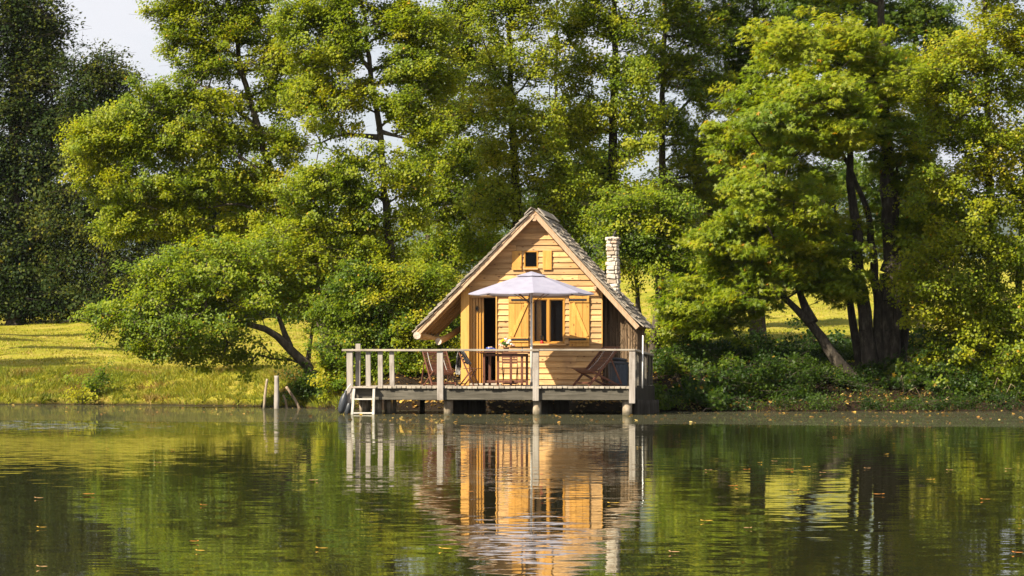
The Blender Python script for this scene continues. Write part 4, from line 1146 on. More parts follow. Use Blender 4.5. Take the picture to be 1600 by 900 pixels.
def window(x0, x1, z0, z1, mull, sillw, fw=0.034, name='window'):
    mb = MB()
    y0, y1 = YW - 0.035, YW + 0.045
    for (a, b_, c, d_) in ((x0, x0 + fw, z0, z1), (x1 - fw, x1, z0, z1), (x0 + fw, x1 - fw, z0, z0 + fw), (x0 + fw, x1 - fw, z1 - fw, z1)):
        mb.cbox(((a + b_) / 2, (y0 + y1) / 2, (c + d_) / 2), (b_ - a, y1 - y0, d_ - c), bev=0.005)
    if mull:
        xm = (x0 + x1) / 2
        mb.cbox((xm, YW - 0.005, (z0 + z1) / 2), (0.06, 0.075, z1 - z0 - 2 * fw), bev=0.006)
        for a, b_ in ((x0 + fw, xm - 0.03), (xm + 0.03, x1 - fw)):
            for (p, q_, c, d_) in ((a, a + 0.022, z0 + fw, z1 - fw), (b_ - 0.022, b_, z0 + fw, z1 - fw), (a + 0.022, b_ - 0.022, z0 + fw, z0 + fw + 0.022), (a + 0.022, b_ - 0.022, z1 - fw - 0.022, z1 - fw)):
                mb.cbox(((p + q_) / 2, YW + 0.012, (c + d_) / 2), (q_ - p, 0.04, d_ - c), bev=0.004)
    w_ = mb.build(name, M['amber'], cabin)
    g_ = MB()
    g_.box(x0 + fw * .8, x1 - fw * .8, YW + 0.022, YW + 0.026, z0 + fw * .8, z1 - fw * .8)
    g_.build('pane', M['glass'], w_)
    s_ = MB()
    s_.cbox(((x0 + x1) / 2, YW - 0.07, z0 - 0.022), (x1 - x0 + sillw, 0.13, 0.042), bev=0.006)
    s_.build('sill', M['gold_x'], w_)
    return w_
window(wx0, wx1, wz0, wz1, True, 0.08)
window(tx0, tx1, tz0, tz1, False, 0.02, fw=0.034)
# curtain inside the big window
mb = MB()
for i in range(5):
    x0 = lx(839.5, YW + .2) + i * 0.022
    mb.cbox((x0, YW + 0.16 + (i % 2) * 0.015, (wz0 + wz1) / 2), (0.024, 0.012, wz1 - wz0 - 0.1))
mb.build('curtain', M['soffit'], cabin)

def shutter(x0, x1, z0, z1, flip, brace=True):
    mb = MB()
    y = YW - 0.055
    nb = 3 if brace else 1
    for i in range(nb):
        w_ = (x1 - x0) / nb
        mb.cbox((x0 + w_ * (i + .5), y, (z0 + z1) / 2), (w_ - (0.004 if brace else 0), 0.028, z1 - z0 + random.uniform(-.006, .006) * brace), bev=0.004)
    if brace:
        for zz in (z0 + 0.16, z1 - 0.12):
            mb.cbox(((x0 + x1) / 2, y - 0.026, zz), (x1 - x0 - 0.01, 0.024, 0.115), bev=0.004)
        a, c_ = (x0 + 0.08, z0 + 0.23), (x1 - 0.05, z1 - 0.19)
        if not flip: a, c_ = (x0 + 0.08, z0 + 0.23), (x1 - 0.05, z1 - 0.19)
        else: a, c_ = (x1 - 0.06, z0 + 0.23), (x0 + 0.09, z1 - 0.19)
        mb.bar((a[0], y - 0.026, a[1]), (c_[0], y - 0.026, c_[1]), 0.085, 0.024, up=(0, -1, 0), bev=0.004)
    s_ = mb.build('shutter', M['shutter'], cabin)
    if brace:
        for zz in (z0 + 0.17, z1 - 0.11):
            h = MB()
            xe = x1 if not flip else x0
            xs = x0 + 0.07 if not flip else x1 - 0.07
            h.cbox(((xe + xs) / 2, y - 0.0445, zz), (abs(xe - xs), 0.011, 0.045))
            h.tube([(xe, y - 0.035, zz - 0.04), (xe, y - 0.035, zz + 0.04)], 0.011, 6)
            h.build('hinge', M['iron'], s_)
    return s_
z0, z1 = lz(810, 541.5, YW), lz(810, 461.5, YW)
shutter(lx(795, YW), lx(826.5, YW), z0, z1, False)
shutter(lx(890, YW), lx(921.5, YW), z0, z1, True)
z0, z1 = lz(808, 422, YW), lz(808, 392, YW)
shutter(lx(800.5, YW), lx(815.5, YW), z0, z1, False, False)
shutter(lx(848.5, YW), lx(862.5, YW), z0, z1, True, False)

# ---- roof
roof = MB()                                            # sheathing boards under the shingles
for side, (fx, fz) in ((-1, (lfx, lfz)), (1, (rfx, rfz))):
    nb = 22
    for i in range(nb):
        u0, u1 = i / nb, (i + 1) / nb - 0.004
        P = [(ax_ + (fx - ax_) * u, az_ + (fz - az_) * u) for u in (u0, u1)]
        nrm_ = np.array([(fz - az_) * -1, (fx - ax_)]); nrm_ = nrm_ / np.linalg.norm(nrm_) * (1 if side > 0 else -1)
        if nrm_[1] < 0: nrm_ = -nrm_
        th = 0.022
        pts = []
        for (x, z) in P: pts.append((x, z))
        a, c_ = pts
        at2, ct2 = (a[0] + nrm_[0] * th, a[1] + nrm_[1] * th), (c_[0] + nrm_[0] * th, c_[1] + nrm_[1] * th)
        roof.hexa([(a[0], YR, a[1]), (c_[0], YR, c_[1]), (c_[0], YB, c_[1]), (a[0], YB, a[1]),
                   (at2[0], YR, at2[1]), (ct2[0], YR, ct2[1]), (ct2[0], YB, ct2[1]), (at2[0], YB, at2[1])])
roof = roof.build('roof', M['soffit'], cabin)
rf = MB()
for side, (fx, fz) in ((-1, (lfx, lfz)), (1, (rfx, rfz))):
    y = YR + 0.42
    while y < YB - 0.05:
        d2 = np.array([fx - ax_, fz - az_]); d2 /= np.linalg.norm(d2)
        nn = np.array([-d2[1], d2[0]]);  nn = nn if nn[1] > 0 else -nn
        a = np.array([ax_, az_]) + d2 * 0.1 - nn * 0.055; c_ = np.array([fx, fz]) - d2 * 0.05 - nn * 0.055
        rf.bar((a[0], y, a[1]), (c_[0], y, c_[1]), 0.055, 0.10, up=(nn[0], 0, nn[1]), bev=0.004)
        y += 0.55
rf.build('rafters', M['soffit'], roof)
fa = MB()
for side, (fx, fz) in ((-1, (lfx, lfz)), (1, (rfx, rfz))):
    d2 = np.array([fx - ax_, fz - az_]); L = np.linalg.norm(d2); d2 /= L
    nn = np.array([-d2[1], d2[0]]); nn = nn if nn[1] > 0 else -nn
    for y, off, hh, w_ in ((YR - 0.004, -0.045, 0.09, 0.045), (YR - 0.028, 0.014, 0.03, 0.03)):
        a = np.array([ax_, az_]) + nn * off + d2 * (0.055 if side > 0 else 0.0); c_ = np.array([ax_, az_]) + d2 * (L - 0.02) + nn * off
        fa.bar((a[0], y, a[1]), (c_[0], y, c_[1]), w_, hh, up=(nn[0], 0, nn[1]), bev=0.005)
fa.build('barge_board', M['fascia'], roof)
sh = MB()
for side, (fx, fz) in ((-1, (lfx, lfz)), (1, (rfx, rfz))):
    d2 = np.array([fx - ax_, fz - az_]); L = np.linalg.norm(d2); d2 /= L
    nn = np.array([-d2[1], d2[0]]); nn = nn if nn[1] > 0 else -nn
    EXP = 0.155
    rows = int(L / EXP)
    for i in range(rows + 1):
        s_top = max(0.0, L + 0.05 - i * EXP - 0.40)
        s_bot = L + 0.06 - i * EXP
        y = YR - 0.07 + random.uniform(-0.02, 0.02)
        while y < YB + 0.05:
            w_ = random.uniform(0.07, 0.15)
            e = random.uniform(-0.028, 0.028)
            lift0, lift1 = 0.036, 0.074 + random.uniform(0, 0.018) + (0.02 if random.random() < 0.06 else 0)
            th = random.uniform(0.018, 0.032)
            A = np.array([ax_, az_])
            p_top = A + d2 * s_top + nn * lift0; p_bot = A + d2 * (s_bot + e) + nn * lift1
            q_top, q_bot = p_top + nn * th * .5, p_bot + nn * th
            y1 = min(y + w_ - 0.006, YB + 0.07)
            tw = random.uniform(-0.006, 0.006)
            sh.hexa([(p_top[0], y, p_top[1]), (p_bot[0], y, p_bot[1] + tw), (p_bot[0], y1, p_bot[1] - tw), (p_top[0], y1, p_top[1]),
                     (q_top[0], y, q_top[1]), (q_bot[0], y, q_bot[1] + tw), (q_bot[0], y1, q_bot[1] - tw), (q_top[0], y1, q_top[1])])
            y += w_
y = YR - 0.09
while y < YB + 0.05:                                    # ridge boards
    L_ = random.uniform(0.5, 0.8); y1 = min(y + L_, YB + 0.1)
    for side, (fx, fz) in ((-1, (lfx, lfz)), (1, (rfx, rfz))):
        d2 = np.array([fx - ax_, fz - az_]); d2 /= np.linalg.norm(d2)
        nn = np.array([-d2[1], d2[0]]); nn = nn if nn[1] > 0 else -nn
        a = np.array([ax_, az_]) + nn * 0.11 - d2 * (0.0 if side > 0 else 0.03); c_ = a + d2 * 0.24
        sh.hexa([(a[0], y, a[1]), (c_[0], y, c_[1]), (c_[0], y1 - .006, c_[1]), (a[0], y1 - .006, a[1]),
                 (a[0] + nn[0] * .025, y, a[1] + nn[1] * .025), (c_[0] + nn[0] * .025, y, c_[1] + nn[1] * .025),
                 (c_[0] + nn[0] * .025, y1 - .006, c_[1] + nn[1] * .025), (a[0] + nn[0] * .025, y1 - .006, a[1] + nn[1] * .025)])
    y = y1
sh.build('shingles', M['shingle'], roof)
# log carrying the left eave, with its crooked brace
lg = MB()
x, z = loc(653, 521, YR)
lg.tube([(x, YR - 0.12, z - 0.05), (x + .02, YR + 1.2, z - 0.06), (x - .02, YB, z - 0.03)], [0.085, 0.09, 0.08], 10, wob=0.04)
eave = lg.build('eave_log', M['soffit'], cabin, smooth=True)
x2, z2 = loc(690, 532, YR + .4)
ec = MB().lathe([(0.0, 0), (0.088, 0.0), (0.09, 0.012), (0.0, 0.014)], n=14)
e_ = ec.build('log_end', M['cut'], eave); e_.location = (x, YR - 0.12, z - 0.05); e_.rotation_euler = (R(90), 0, 0)
br = MB()
br.tube([(x2 - .05, YR + .30, z2 - 0.02), (x2 + .12, YR + .75, z2 + .1), (x2 + 0.42, YR + 1.0, z2 + 0.32)], [0.085, 0.075, 0.07], 10, wob=0.05)
br.tube([(x + .06, YR + .1, z - .02), (x + .3, YR + .3, z - .10), (x2, YR + .42, z2 + .02)], [0.055, 0.05, 0.05], 8, wob=0.05)
br = br.build('eave_brace', M['soffit'], cabin, smooth=True)
ec = MB().lathe([(0.0, 0), (0.082, 0.0), (0.086, 0.012), (0.0, 0.014)], n=14)
e_ = ec.build('log_end', M['cut'], br); e_.location = (x2 - .055, YR + .29, z2 - 0.022); e_.rotation_euler = (R(90), 0, R(-20))

# ---- brushwood lean-to under the right roof slope
bx1 = lx(995, YW + .42)
YA = YW + 0.42
br = MB()
x = xr + 0.03
while x < bx1:
    w_ = random.uniform(0.008, 0.02)
    zt = min(roof_z(x) - 0.16, 9) - random.uniform(0, 0.05)
    br.bar((x, YA + random.uniform(-.012, .012), ZD + random.uniform(-.05, .02)), (x + random.uniform(-.025, .025), YA + random.uniform(-.016, .016), zt), w_, w_)
    x += w_ * 0.55
y = YA
while y < YB - 0.25:
    w_ = random.uniform(0.008, 0.022)
    br.bar((bx1 + random.uniform(-.012, .012), y, ZD - 0.05 + random.uniform(-.05, .02)), (bx1 + random.uniform(-.016, .016), y + random.uniform(-.025, .025), roof_z(bx1) - 0.16), w_, w_)
    y += w_ * 0.55
for k in range(140):
    x = random.uniform(xr + .05, bx1); z = random.uniform(ZD + 0.1, roof_z(x) - 0.3)
    br.bar((x, YA - 0.02, z), (x + random.uniform(-.08, .08), YA - random.uniform(.02, .05), z + random.uniform(.05, .2)), 0.006, 0.006)
br.build('brushwood_screen', M['brush'], cabin)
pl = MB()
pl.box(xr + 0.03, bx1 - 0.02, YA + 0.02, YA + 0.05, ZD - .05, roof_z(bx1) - 0.14)
pl.box(bx1 - 0.05, bx1 - 0.02, YA + 0.05, YB - 0.3, ZD - .05, roof_z(bx1) - 0.14)
pl.hexa([(xr + .03, YA + .02, roof_z(bx1) - .14), (bx1 - .02, YA + .02, roof_z(bx1) - .14), (bx1 - .02, YA + .05, roof_z(bx1) - .14), (xr + .03, YA + .05, roof_z(bx1) - .14),
         (xr + .03, YA + .02, roof_z(xr) - .17), (bx1 - .06, YA + .02, roof_z(bx1) - .13), (bx1 - .06, YA + .05, roof_z(bx1) - .13), (xr + .03, YA + .05, roof_z(xr) - .17)])
pl.build('lean_to_boards', M['dark_z'], cabin)

# ---- chimney: courses of rubble stone round a mortar core
cyy = 3.55
cxa, _ = loc(949.5, 440, cyy); cxb, _ = loc(965.5, 440, cyy)
cz1 = lz(958, 374, cyy)
cz0 = roof_z(cxb) - 0.25
cw = cxb - cxa; cxm = (cxa + cxb) / 2 + 0.0
ch = MB()
ch.cbox((cxm, cyy, (cz0 + cz1) / 2), (cw * 0.84, 0.36, cz1 - cz0), bev=0.03)
chim = ch.build('chimney', M['mortar'], cabin)
ch = MB()
z = cz0
while z < cz1 - 0.02:
    h = random.uniform(0.06, 0.13)
    u = (z - cz0) / (cz1 - cz0)
    lean = 0.02 * sin(u * 5) - 0.01 + 0.03 * u
    cwk = cw * random.uniform(0.90, 1.10)
    for face in range(4):
        span = cwk if face % 2 == 0 else 0.40
        s_ = -span / 2
        while s_ < span / 2 - 0.03:
            w_ = min(random.uniform(0.09, 0.26), span / 2 - s_)
            jut = random.uniform(-0.014, 0.032)
            if face == 0: c_ = (cxm + lean + s_ + w_ / 2, cyy - 0.19 - jut, z + h / 2); sz_ = (w_ * .94, 0.09, h * random.uniform(.85, 1.1))
            elif face == 2: c_ = (cxm + lean + s_ + w_ / 2, cyy + 0.19 + jut, z + h / 2); sz_ = (w_ * .94, 0.09, h * random.uniform(.85, 1.1))
            elif face == 1: c_ = (cxm + lean + cw / 2 - .03 + jut, cyy + s_ + w_ / 2, z + h / 2); sz_ = (0.09, w_ * .94, h * random.uniform(.85, 1.1))
            else: c_ = (cxm + lean - cw / 2 + .03 - jut, cyy + s_ + w_ / 2, z + h / 2); sz_ = (0.09, w_ * .94, h * random.uniform(.85, 1.1))
            a = random.uniform(-.22, .22); Mx = np.array([[cos(a), 0, sin(a)], [0, 1, 0], [-sin(a), 0, cos(a)]])
            ch.cbox(c_, sz_, Mx, bev=0.018)
            s_ += w_
    z += h
ch.build('stones', M['stone'], chim)
cp = MB()
for k in range(5):
    cp.cbox((cxm + 0.03 + (k - 2) * cw * 0.235, cyy + random.uniform(-.02, .02), cz1 + 0.018), (cw * 0.24, 0.52, 0.045 + random.uniform(-.008, .012)), bev=0.012)
cp.build('cap_slab', M['stone'], chim)
cp = MB()
cp.tube([(cxm - 0.01, cyy, cz1), (cxm + 0.03, cyy, cz1 + 0.10), (cxm + 0.075, cyy, cz1 + 0.20)], [0.035, 0.032, 0.028], 8)
cp.build('flue_pipe', M['iron'], chim)

# ================================================================== DECK
deck = thing('deck', 'weathered grey plank deck with railing standing on logs in the pond', 'deck', wpos(0, 0, 0), -TH)
dL, dR = lx(541, 0), lx(992, 0)
mb = MB()
x = dL + 0.02
while x < dR - 0.02:
    w_ = random.uniform(0.105, 0.135)
    w_ = min(w_, dR - x)
    e = random.uniform(-0.05, 0.01); zz = random.uniform(-0.006, 0.004)
    bk = YB - 0.2 if x > xr else (YW + 0.02 if x > pxl else YB - 0.6)
    mb.cbox((x + w_ / 2, (e + bk) / 2, ZD - 0.026 + zz), (w_ - 0.012, bk - e, 0.052), bev=0.006)
    x += w_
mb.build('floor_boards', M['grey_y'], deck)
zb0, zb1 = lz(760, 625, 0), ZD - 0.058
mb = MB()
for a, b_ in ((dL + 0.06, lx(688, 0)), (lx(688, 0) + 0.004, lx(838, 0)), (lx(838, 0) + 0.004, lx(985, 0))):
    mb.cbox(((a + b_) / 2, 0.08, (zb0 + zb1) / 2), (b_ - a, 0.08, zb1 - zb0), bev=0.006)
mb.cbox(((dL + dR) / 2, 1.3, (zb0 + zb1) / 2), (dR - dL - .2, 0.08, zb1 - zb0), bev=0.006)
mb.cbox(((dL + dR) / 2, 2.6, (zb0 + zb1) / 2), (dR - dL - .2, 0.08, zb1 - zb0), bev=0.006)
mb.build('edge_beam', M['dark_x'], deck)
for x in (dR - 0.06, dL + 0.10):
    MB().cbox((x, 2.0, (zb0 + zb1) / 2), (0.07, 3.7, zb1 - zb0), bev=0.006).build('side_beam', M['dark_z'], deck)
zr = lz(760, 545.2, 0)
def post(px, w, ztop, zbot, y=0.0, th=0.07, nm='rail_post', m=None):
    x = lx(px, y)
    a = random.uniform(-0.008, 0.008)
    return MB().bar((x - a, y, zbot), (x + a, y, ztop), w, th, up=(0, 1, 0), bev=0.006).build(nm, m or M['grey_z'], deck)
for px, zb_ in ((547, 630), (688, 625.5), (837.5, 626.5), (988, 630.5)):
    post(px, 0.142, zr - 0.056, lz(px, zb_, 0), -0.005, 0.085)
for px, top in ((559.5, 537), (575.5, 549), (594.5, 549), (612.5, 549)):
    post(px, 0.112, lz(px, top, 0) if top < 540 else zr - 0.056, ZD - 0.01, 0.015 if top > 540 else 0.13, 0.05, 'baluster')
mb = MB()
ra, rb, rc = lx(535, 0), lx(843, 0), lx(993, 0)
mb.bar((ra, -0.01, zr - 0.027), (lx(690, 0), -0.01, zr - 0.030), 0.15, 0.05, bev=0.007)
mb.bar((lx(690, 0) + .003, -0.01, zr - 0.026), (rb, -0.01, zr - 0.029), 0.15, 0.05, bev=0.007)
mb.bar((rb + .003, 0.0, zr - 0.022), (rc, 0.0, zr - 0.026), 0.14, 0.042, bev=0.007)
mb.build('hand_rail', M['grey_x'], deck)
mb = MB()     # right side railing, sagging towards the bank
xs = dR - 0.03
mb.bar((xs, 0.06, zr - 0.03), (xs, 5.0, zr - 0.13), 0.12, 0.045, bev=0.006)
mb.build('side_rail', M['grey_y'], deck)
for y, w_ in ((0.55, 0.15), (1.15, 0.10), (1.9, 0.15), (2.6, 0.13), (3.3, 0.14), (4.1, 0.15), (4.9, 0.15)):
    MB().cbox((xs, y, (zr - 0.08 + ZD - 0.30) / 2), (0.05, w_, zr - 0.08 - ZD + 0.30), bev=0.006).build('side_baluster', M['dark_x'], deck)  # shade of this side put in by the darker beam wood
mb = MB()
y = 0.2
while y < 5.0:
    w_ = random.uniform(.13, .2)
    mb.cbox((xs + 0.045, y + w_ / 2, ZD - 0.15 - y * 0.012), (0.025, w_ - 0.008, 0.36 + random.uniform(-.03, .03)), bev=0.004)
    y += w_
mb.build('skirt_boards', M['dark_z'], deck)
MB().tube([(lx(1004, 1.0), 1.0, ZD - .05), (lx(1004.5, 1.0), 1.0, lz(1004, 524, 1.0))], [0.017, 0.014], 8).build('slim_pole', M['white'], deck, smooth=True)
def pile(px, pyt, y, r, m='pile', lean=0.0):
    x = lx(px, y)
    zt = lz(px, pyt, y)
    p = MB().tube([(x - lean, y, -0.6), (x - lean * .6, y, 0.1), (x - lean * .2, y, zt * 0.6), (x, y, zt)], [r * 1.06, r * 1.03, r, r * 0.95], 14, wob=0.045)
    return p.build('pile', M[m], deck, smooth=True)
for px, r in ((700.5, 0.105), (839.5, 0.10), (980, 0.11)):
    pile(px, 624.5, 0.24, r)
for px, y, r in ((593, .5, .062), (603, .95, .05), (608.5, .6, .055), (617, .9, .045), (564, .8, .05), (569.5, .5, .06), (577, 1.0, .05), (588, 1.3, .05)):
    pile(px, 624.5, y, r, lean=random.uniform(-.04, .04))
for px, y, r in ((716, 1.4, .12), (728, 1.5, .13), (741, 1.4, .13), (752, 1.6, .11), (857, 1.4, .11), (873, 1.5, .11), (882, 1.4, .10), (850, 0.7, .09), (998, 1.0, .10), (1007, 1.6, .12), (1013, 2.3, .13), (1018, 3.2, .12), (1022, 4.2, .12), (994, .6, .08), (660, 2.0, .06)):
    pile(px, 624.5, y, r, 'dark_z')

# ---- ladder hung on the front of the deck
lad = thing('ladder', 'bleached two-rung bathing ladder standing in the water at the deck end', 'ladder', wpos(lx(568, -0.1), -0.1, 0), -TH)
c0 = lx(568, -0.1)
a0, a1 = lx(552.5, -.1) - c0, lx(582.5, -.1) - c0
a0t, a1t = lx(550.5, -.1) - c0, lx(585.5, -.1) - c0
zt = lz(568, 604.5, -.1)
for s_, (b_, t_) in enumerate(((lx(548.8, -.1) - c0, lx(553.5, -.1) - c0), (lx(583.0, -.1) - c0, lx(584.5, -.1) - c0))):
    MB().bar((b_, -0.02, -0.35), (t_, 0.0, zt - 0.03), 0.058, 0.045, up=(0, 1, 0), bev=0.006).build('side_rail', M['ladder'], lad)
for py in (623.8, 645.5):
    zz = lz(568, py, -.1)
    MB().bar((lx(551.5, -.1) - c0, 0.0, zz), (lx(583.5, -.1) - c0, 0.0, zz), 0.06, 0.034, bev=0.005).build('rung', M['ladder'], lad)
MB().bar((lx(549, -.1) - c0, 0.03, zt - .012), (lx(588, -.1) - c0, 0.03, zt - .016), 0.13, 0.036, bev=0.006).build('top_step', M['grey_x'], lad)

# ---- fender buoys on the deck corner
def fender(px, py, y, r, h, label):
    x, z = loc(px, py, y)
    t_ = thing('fender_buoy', label, 'buoy', wpos(x, y, z), -TH, 'fenders hanging at the deck corner')
    t_.rotation_euler = (0, R(13), -TH)
    prof = [(0.015, -h / 2), (r * .62, -h / 2 + .03), (r * .92, -h * .28), (r, 0), (r * .9, h * .22), (r * .58, h * .40), (r * .25, h * .48), (0.03, h * .56), (0.02, h * .6)]
    MB().lathe(prof, n=18).build('float', M['rubber'], t_, smooth=True)
    MB().tube([(0, 0, h * .58), (0.03, 0, h * .75), (0.08, 0.03, h * random.uniform(.85, 1.1))], 0.012, 6).build('rope', M['fringe'], t_)
    return t_
fender(536, 630, -0.12, 0.095, 0.50, 'large dark grey fender buoy hanging left of the ladder')
fender(544.5, 638, 0.35, 0.075, 0.34, 'smaller fender buoy half hidden between its larger twin and the ladder')

# ================================================================== FURNITURE ON THE DECK
ZF = ZD + 0.004
# ---- parasol
UY = 0.45
ux = lx(830.5, UY)
par = thing('parasol', 'pale lilac parasol open over the deck table', 'parasol', wpos(ux, UY, ZF), -TH)
za = lz(830, 426, UY) - ZF; zrim = lz(830, 458.5, UY) - ZF
rad_u = (lx(926, UY) - lx(735, UY)) / 2 * 1.02
cvs = MB()
nseg = 8
ph = R(9)
def canopy(r_in, r_out, lift, sub=7):
    vs, fs = [], []
    ns = nseg * 6
    for i in range(sub + 1):
        u = i / sub
        r = r_in + (r_out - r_in) * u
        for j in range(ns):
            a = ph + 2 * pi * j / ns
            k = (j % 6) / 6.0
            chord = cos(pi / nseg) / cos((k - 0.5) * 2 * pi / nseg)
            rr = r * (chord * 0.75 + 0.25 * chord)
            frac = r / rad_u
            zz = za - (za - zrim) * (frac ** 1.08) - 0.022 * sin(pi * k) * frac * (1 if frac > .2 else 0.4) + lift
            vs.append((rr * cos(a), rr * sin(a), zz))
    for i in range(sub):
        for j in range(ns):
            fs.append((i * ns + j, i * ns + (j + 1) % ns, (i + 1) * ns + (j + 1) % ns, (i + 1) * ns + j))
    return vs, fs
vs, fs = canopy(0.26, rad_u, 0.0)
cv = MB().add(vs, fs)
vs2, fs2 = canopy(rad_u, rad_u + 0.001, -0.0, 1)
ns = nseg * 6
val = [(x_, y_, z_) for (x_, y_, z_) in vs2[:ns]] + [(x_ * 1.005, y_ * 1.005, z_ - 0.022) for (x_, y_, z_) in vs2[:ns]]
cv.add(val, [(j, (j + 1) % ns, ns + (j + 1) % ns, ns + j) for j in range(ns)])
canopy_o = cv.build('canopy', M['cloth'], par, smooth=False)
vs, fs = canopy(0.01, 0.37, 0.03, 3)
MB().add(vs, fs).build('vent_cap', M['cloth'], canopy_o)
for j in range(nseg):
    a = ph + 2 * pi * j / nseg
    MB().bar((0.04 * cos(a), 0.04 * sin(a), za - 0.03), (rad_u * .985 * cos(a), rad_u * .985 * sin(a), zrim - 0.012), 0.018, 0.014).build('rib', M['teak'], par)
    MB().bar((0.05 * cos(a), 0.05 * sin(a), zrim - 0.22), (rad_u * .52 * cos(a), rad_u * .52 * sin(a), za - (za - zrim) * .55 - 0.02), 0.014, 0.014).build('strut', M['teak'], par)
MB().tube([(0, 0, 0.0), (0, 0, za - 0.01)], 0.027, 12).build('pole', M['white'], par, smooth=True)
MB().lathe([(0.2, 0), (0.2, 0.012), (0.04, 0.03), (0.03, 0.09)], (0, 0, 0), 16).build('foot', M['iron'], par, smooth=True)

# ---- gate-leg table
TY = 1.0
t0, t1 = lx(748, TY), lx(836, TY)
tc_ = (t0 + t1) / 2; hw = (t1 - t0) / 2
ht = lz(790, 549.5, TY) - ZF
tab = thing('table', 'dark wooden gate-leg table laid beside the parasol pole', 'table', wpos(tc_, TY, ZF), -TH)
mb = MB()
for k in range(6):
    y = -0.36 + 0.72 * (k + .5) / 6
    mb.cbox((0, y, ht - 0.014), (hw * 2, 0.115, 0.024), bev=0.004)
mb.cbox((-hw + 0.1, 0, ht - 0.036), (0.05, 0.66, 0.02)); mb.cbox((hw - 0.1, 0, ht - 0.036), (0.05, 0.66, 0.02))
mb.build('tabletop', M['teak'], tab)
def X(px): return lx(px, TY) - tc_
for xx, y in ((X(758.5), -.24), (X(763), .24), (X(779.5), -.16), (X(800.5), -.25), (X(817.5), -.22), (X(821.5), .22)):
    MB().cbox((xx, y, (ht - 0.045) / 2), (0.055, 0.045, ht - 0.05), bev=0.004).build('leg', M['teak'], tab)
for pa, pb, y, z in ((758.5, 779.5, -.2, .10), (779.5, 817.5, -.2, .10), (758.5, 821.5, .24, .10), (758.5, 821.5, -.2, ht - .075), (758.5, 821.5, .2, ht - .075)):
    MB().cbox(((X(pa) + X(pb)) / 2, y, z), (X(pb) - X(pa) - .01, 0.033, 0.055), bev=0.004).build('stretcher', M['teak'], tab)
# things on the table
zt = ZF + ht
def on_table(px, y): return wpos(lx(px, y), y, zt + 0.001)
bw = thing('bowl', 'small blue bowl with bread at the left end of the table', 'bowl', on_table(765.5, .85), -TH)
MB().lathe([(0.05, 0), (0.055, 0.006), (0.085, 0.05), (0.092, 0.10), (0.084, 0.10), (0.076, 0.052), (0.02, 0.02)], n=20).build('dish', M['blue'], bw, smooth=True)
mb = MB()
for k in range(5):
    mb.lathe([(0.005, 0), (0.022, 0.006), (0.026, 0.02), (0.018, 0.034), (0.003, 0.04)], (random.uniform(-.05, .05), random.uniform(-.05, .05), 0.075), 9)
mb.build('bread', M['bread'], bw, smooth=True)
cpn = MB().lathe([(0.03, 0), (0.034, 0.004), (0.042, 0.075), (0.037, 0.075), (0.03, 0.012)], n=16).build('cup', M['blue'], None, smooth=True)
cpn.location = on_table(772.5, .7); tag(cpn, 'small blue cup right beside the blue bowl', 'cup')
pln = MB().lathe([(0.05, 0), (0.06, 0.003), (0.115, 0.018), (0.117, 0.022), (0.06, 0.01), (0.01, 0.008)], n=24).build('plate', M['white'], None, smooth=True)
pln.location = on_table(783, .72); tag(pln, 'white plate on the table in front of the flowers', 'plate')
fv = thing('flower_pot', 'bunch of yellow, white and pink flowers in a clay pot on the table', 'flowers', on_table(791, 1.0), -TH)
MB().lathe([(0.05, 0), (0.07, 0.09), (0.076, 0.092), (0.076, 0.105), (0.062, 0.105), (0.055, 0.09)], n=16).build('pot', M['clay'], fv, smooth=True)
def blossoms(m, pts, r):
    mb = MB()
    for (x, y, z) in pts:
        for k in range(7):
            a = k * 2 * pi / 7 + random.random()
            for el in (0.15, 0.8):
                c_ = np.array([x + r * .62 * cos(a) * cos(el), y + r * .62 * sin(a) * cos(el), z + r * .6 * sin(el)])
                mb.lathe([(0.004, -r * .35), (r * .36, -r * .12), (r * .40, r * .08), (0.004, r * .34)], c_, 7)
    mb.build('blossom', m, fv, smooth=True)
blossoms(M['petal_y'], [(-0.06, -.04, .255), (-0.10, .0, .23)], 0.05)
blossoms(M['petal_w'], [(0.09, -.03, .245), (0.115, -.02, .16), (0.05, -.05, .19), (-.02, .05, .28)], 0.05)
blossoms(M['petal_p'], [(-0.14, -.03, .145), (-0.09, -.06, .125), (0.16, 0, .135), (-.02, -.03, .235)], 0.048)
mb = MB()
for k in range(16):
    a = random.uniform(0, 2 * pi); r = random.uniform(.03, .13)
    mb.tube([(0, 0, .09), (r * .5 * cos(a), r * .5 * sin(a), .15), (r * cos(a), r * sin(a), random.uniform(.14, .24))], [.006, .004, .003], 5)
    mb.add([(r * cos(a), r * sin(a), .16), (r * cos(a) + .03, r * sin(a) + .02, .19), (r * cos(a), r * sin(a) + .01, .23), (r * cos(a) - .03, r * sin(a) - .01, .19)], [(0, 1, 2, 3)])
mb.build('foliage', M['stemg'], fv)
bt = thing('bottle', 'small dark bottle standing at the right end of the table', 'bottle', on_table(816, .9), -TH)
MB().lathe([(0.018, 0), (0.020, 0.004), (0.020, 0.055), (0.009, 0.075), (0.008, 0.10), (0.010, 0.102), (0.010, 0.11)], n=12).build('body', M['rubber'], bt, smooth=True)
# lantern on the window sill
lnx, lnz = loc(846.5, 537, YW - .09)
ln = thing('candle_jar', 'glass candle jar with a red base on the window sill', 'candle', wpos(lnx, YW - 0.09, wz0 + 0.001), -TH)
MB().lathe([(0.034, 0), (0.040, 0.006), (0.042, 0.03), (0.032, 0.05), (0.03, 0.07)], n=14).build('wax', M['red'], ln, smooth=True)
MB().lathe([(0.03, 0.071), (0.04, 0.08), (0.042, 0.17), (0.036, 0.178), (0.038, 0.17), (0.036, 0.08)], n=14).build('jar', M['glass'], ln, smooth=True)
MB().lathe([(0.036, 0.178), (0.038, 0.182), (0.034, 0.192)], n=12).build('lid', M['iron'], ln, smooth=True)

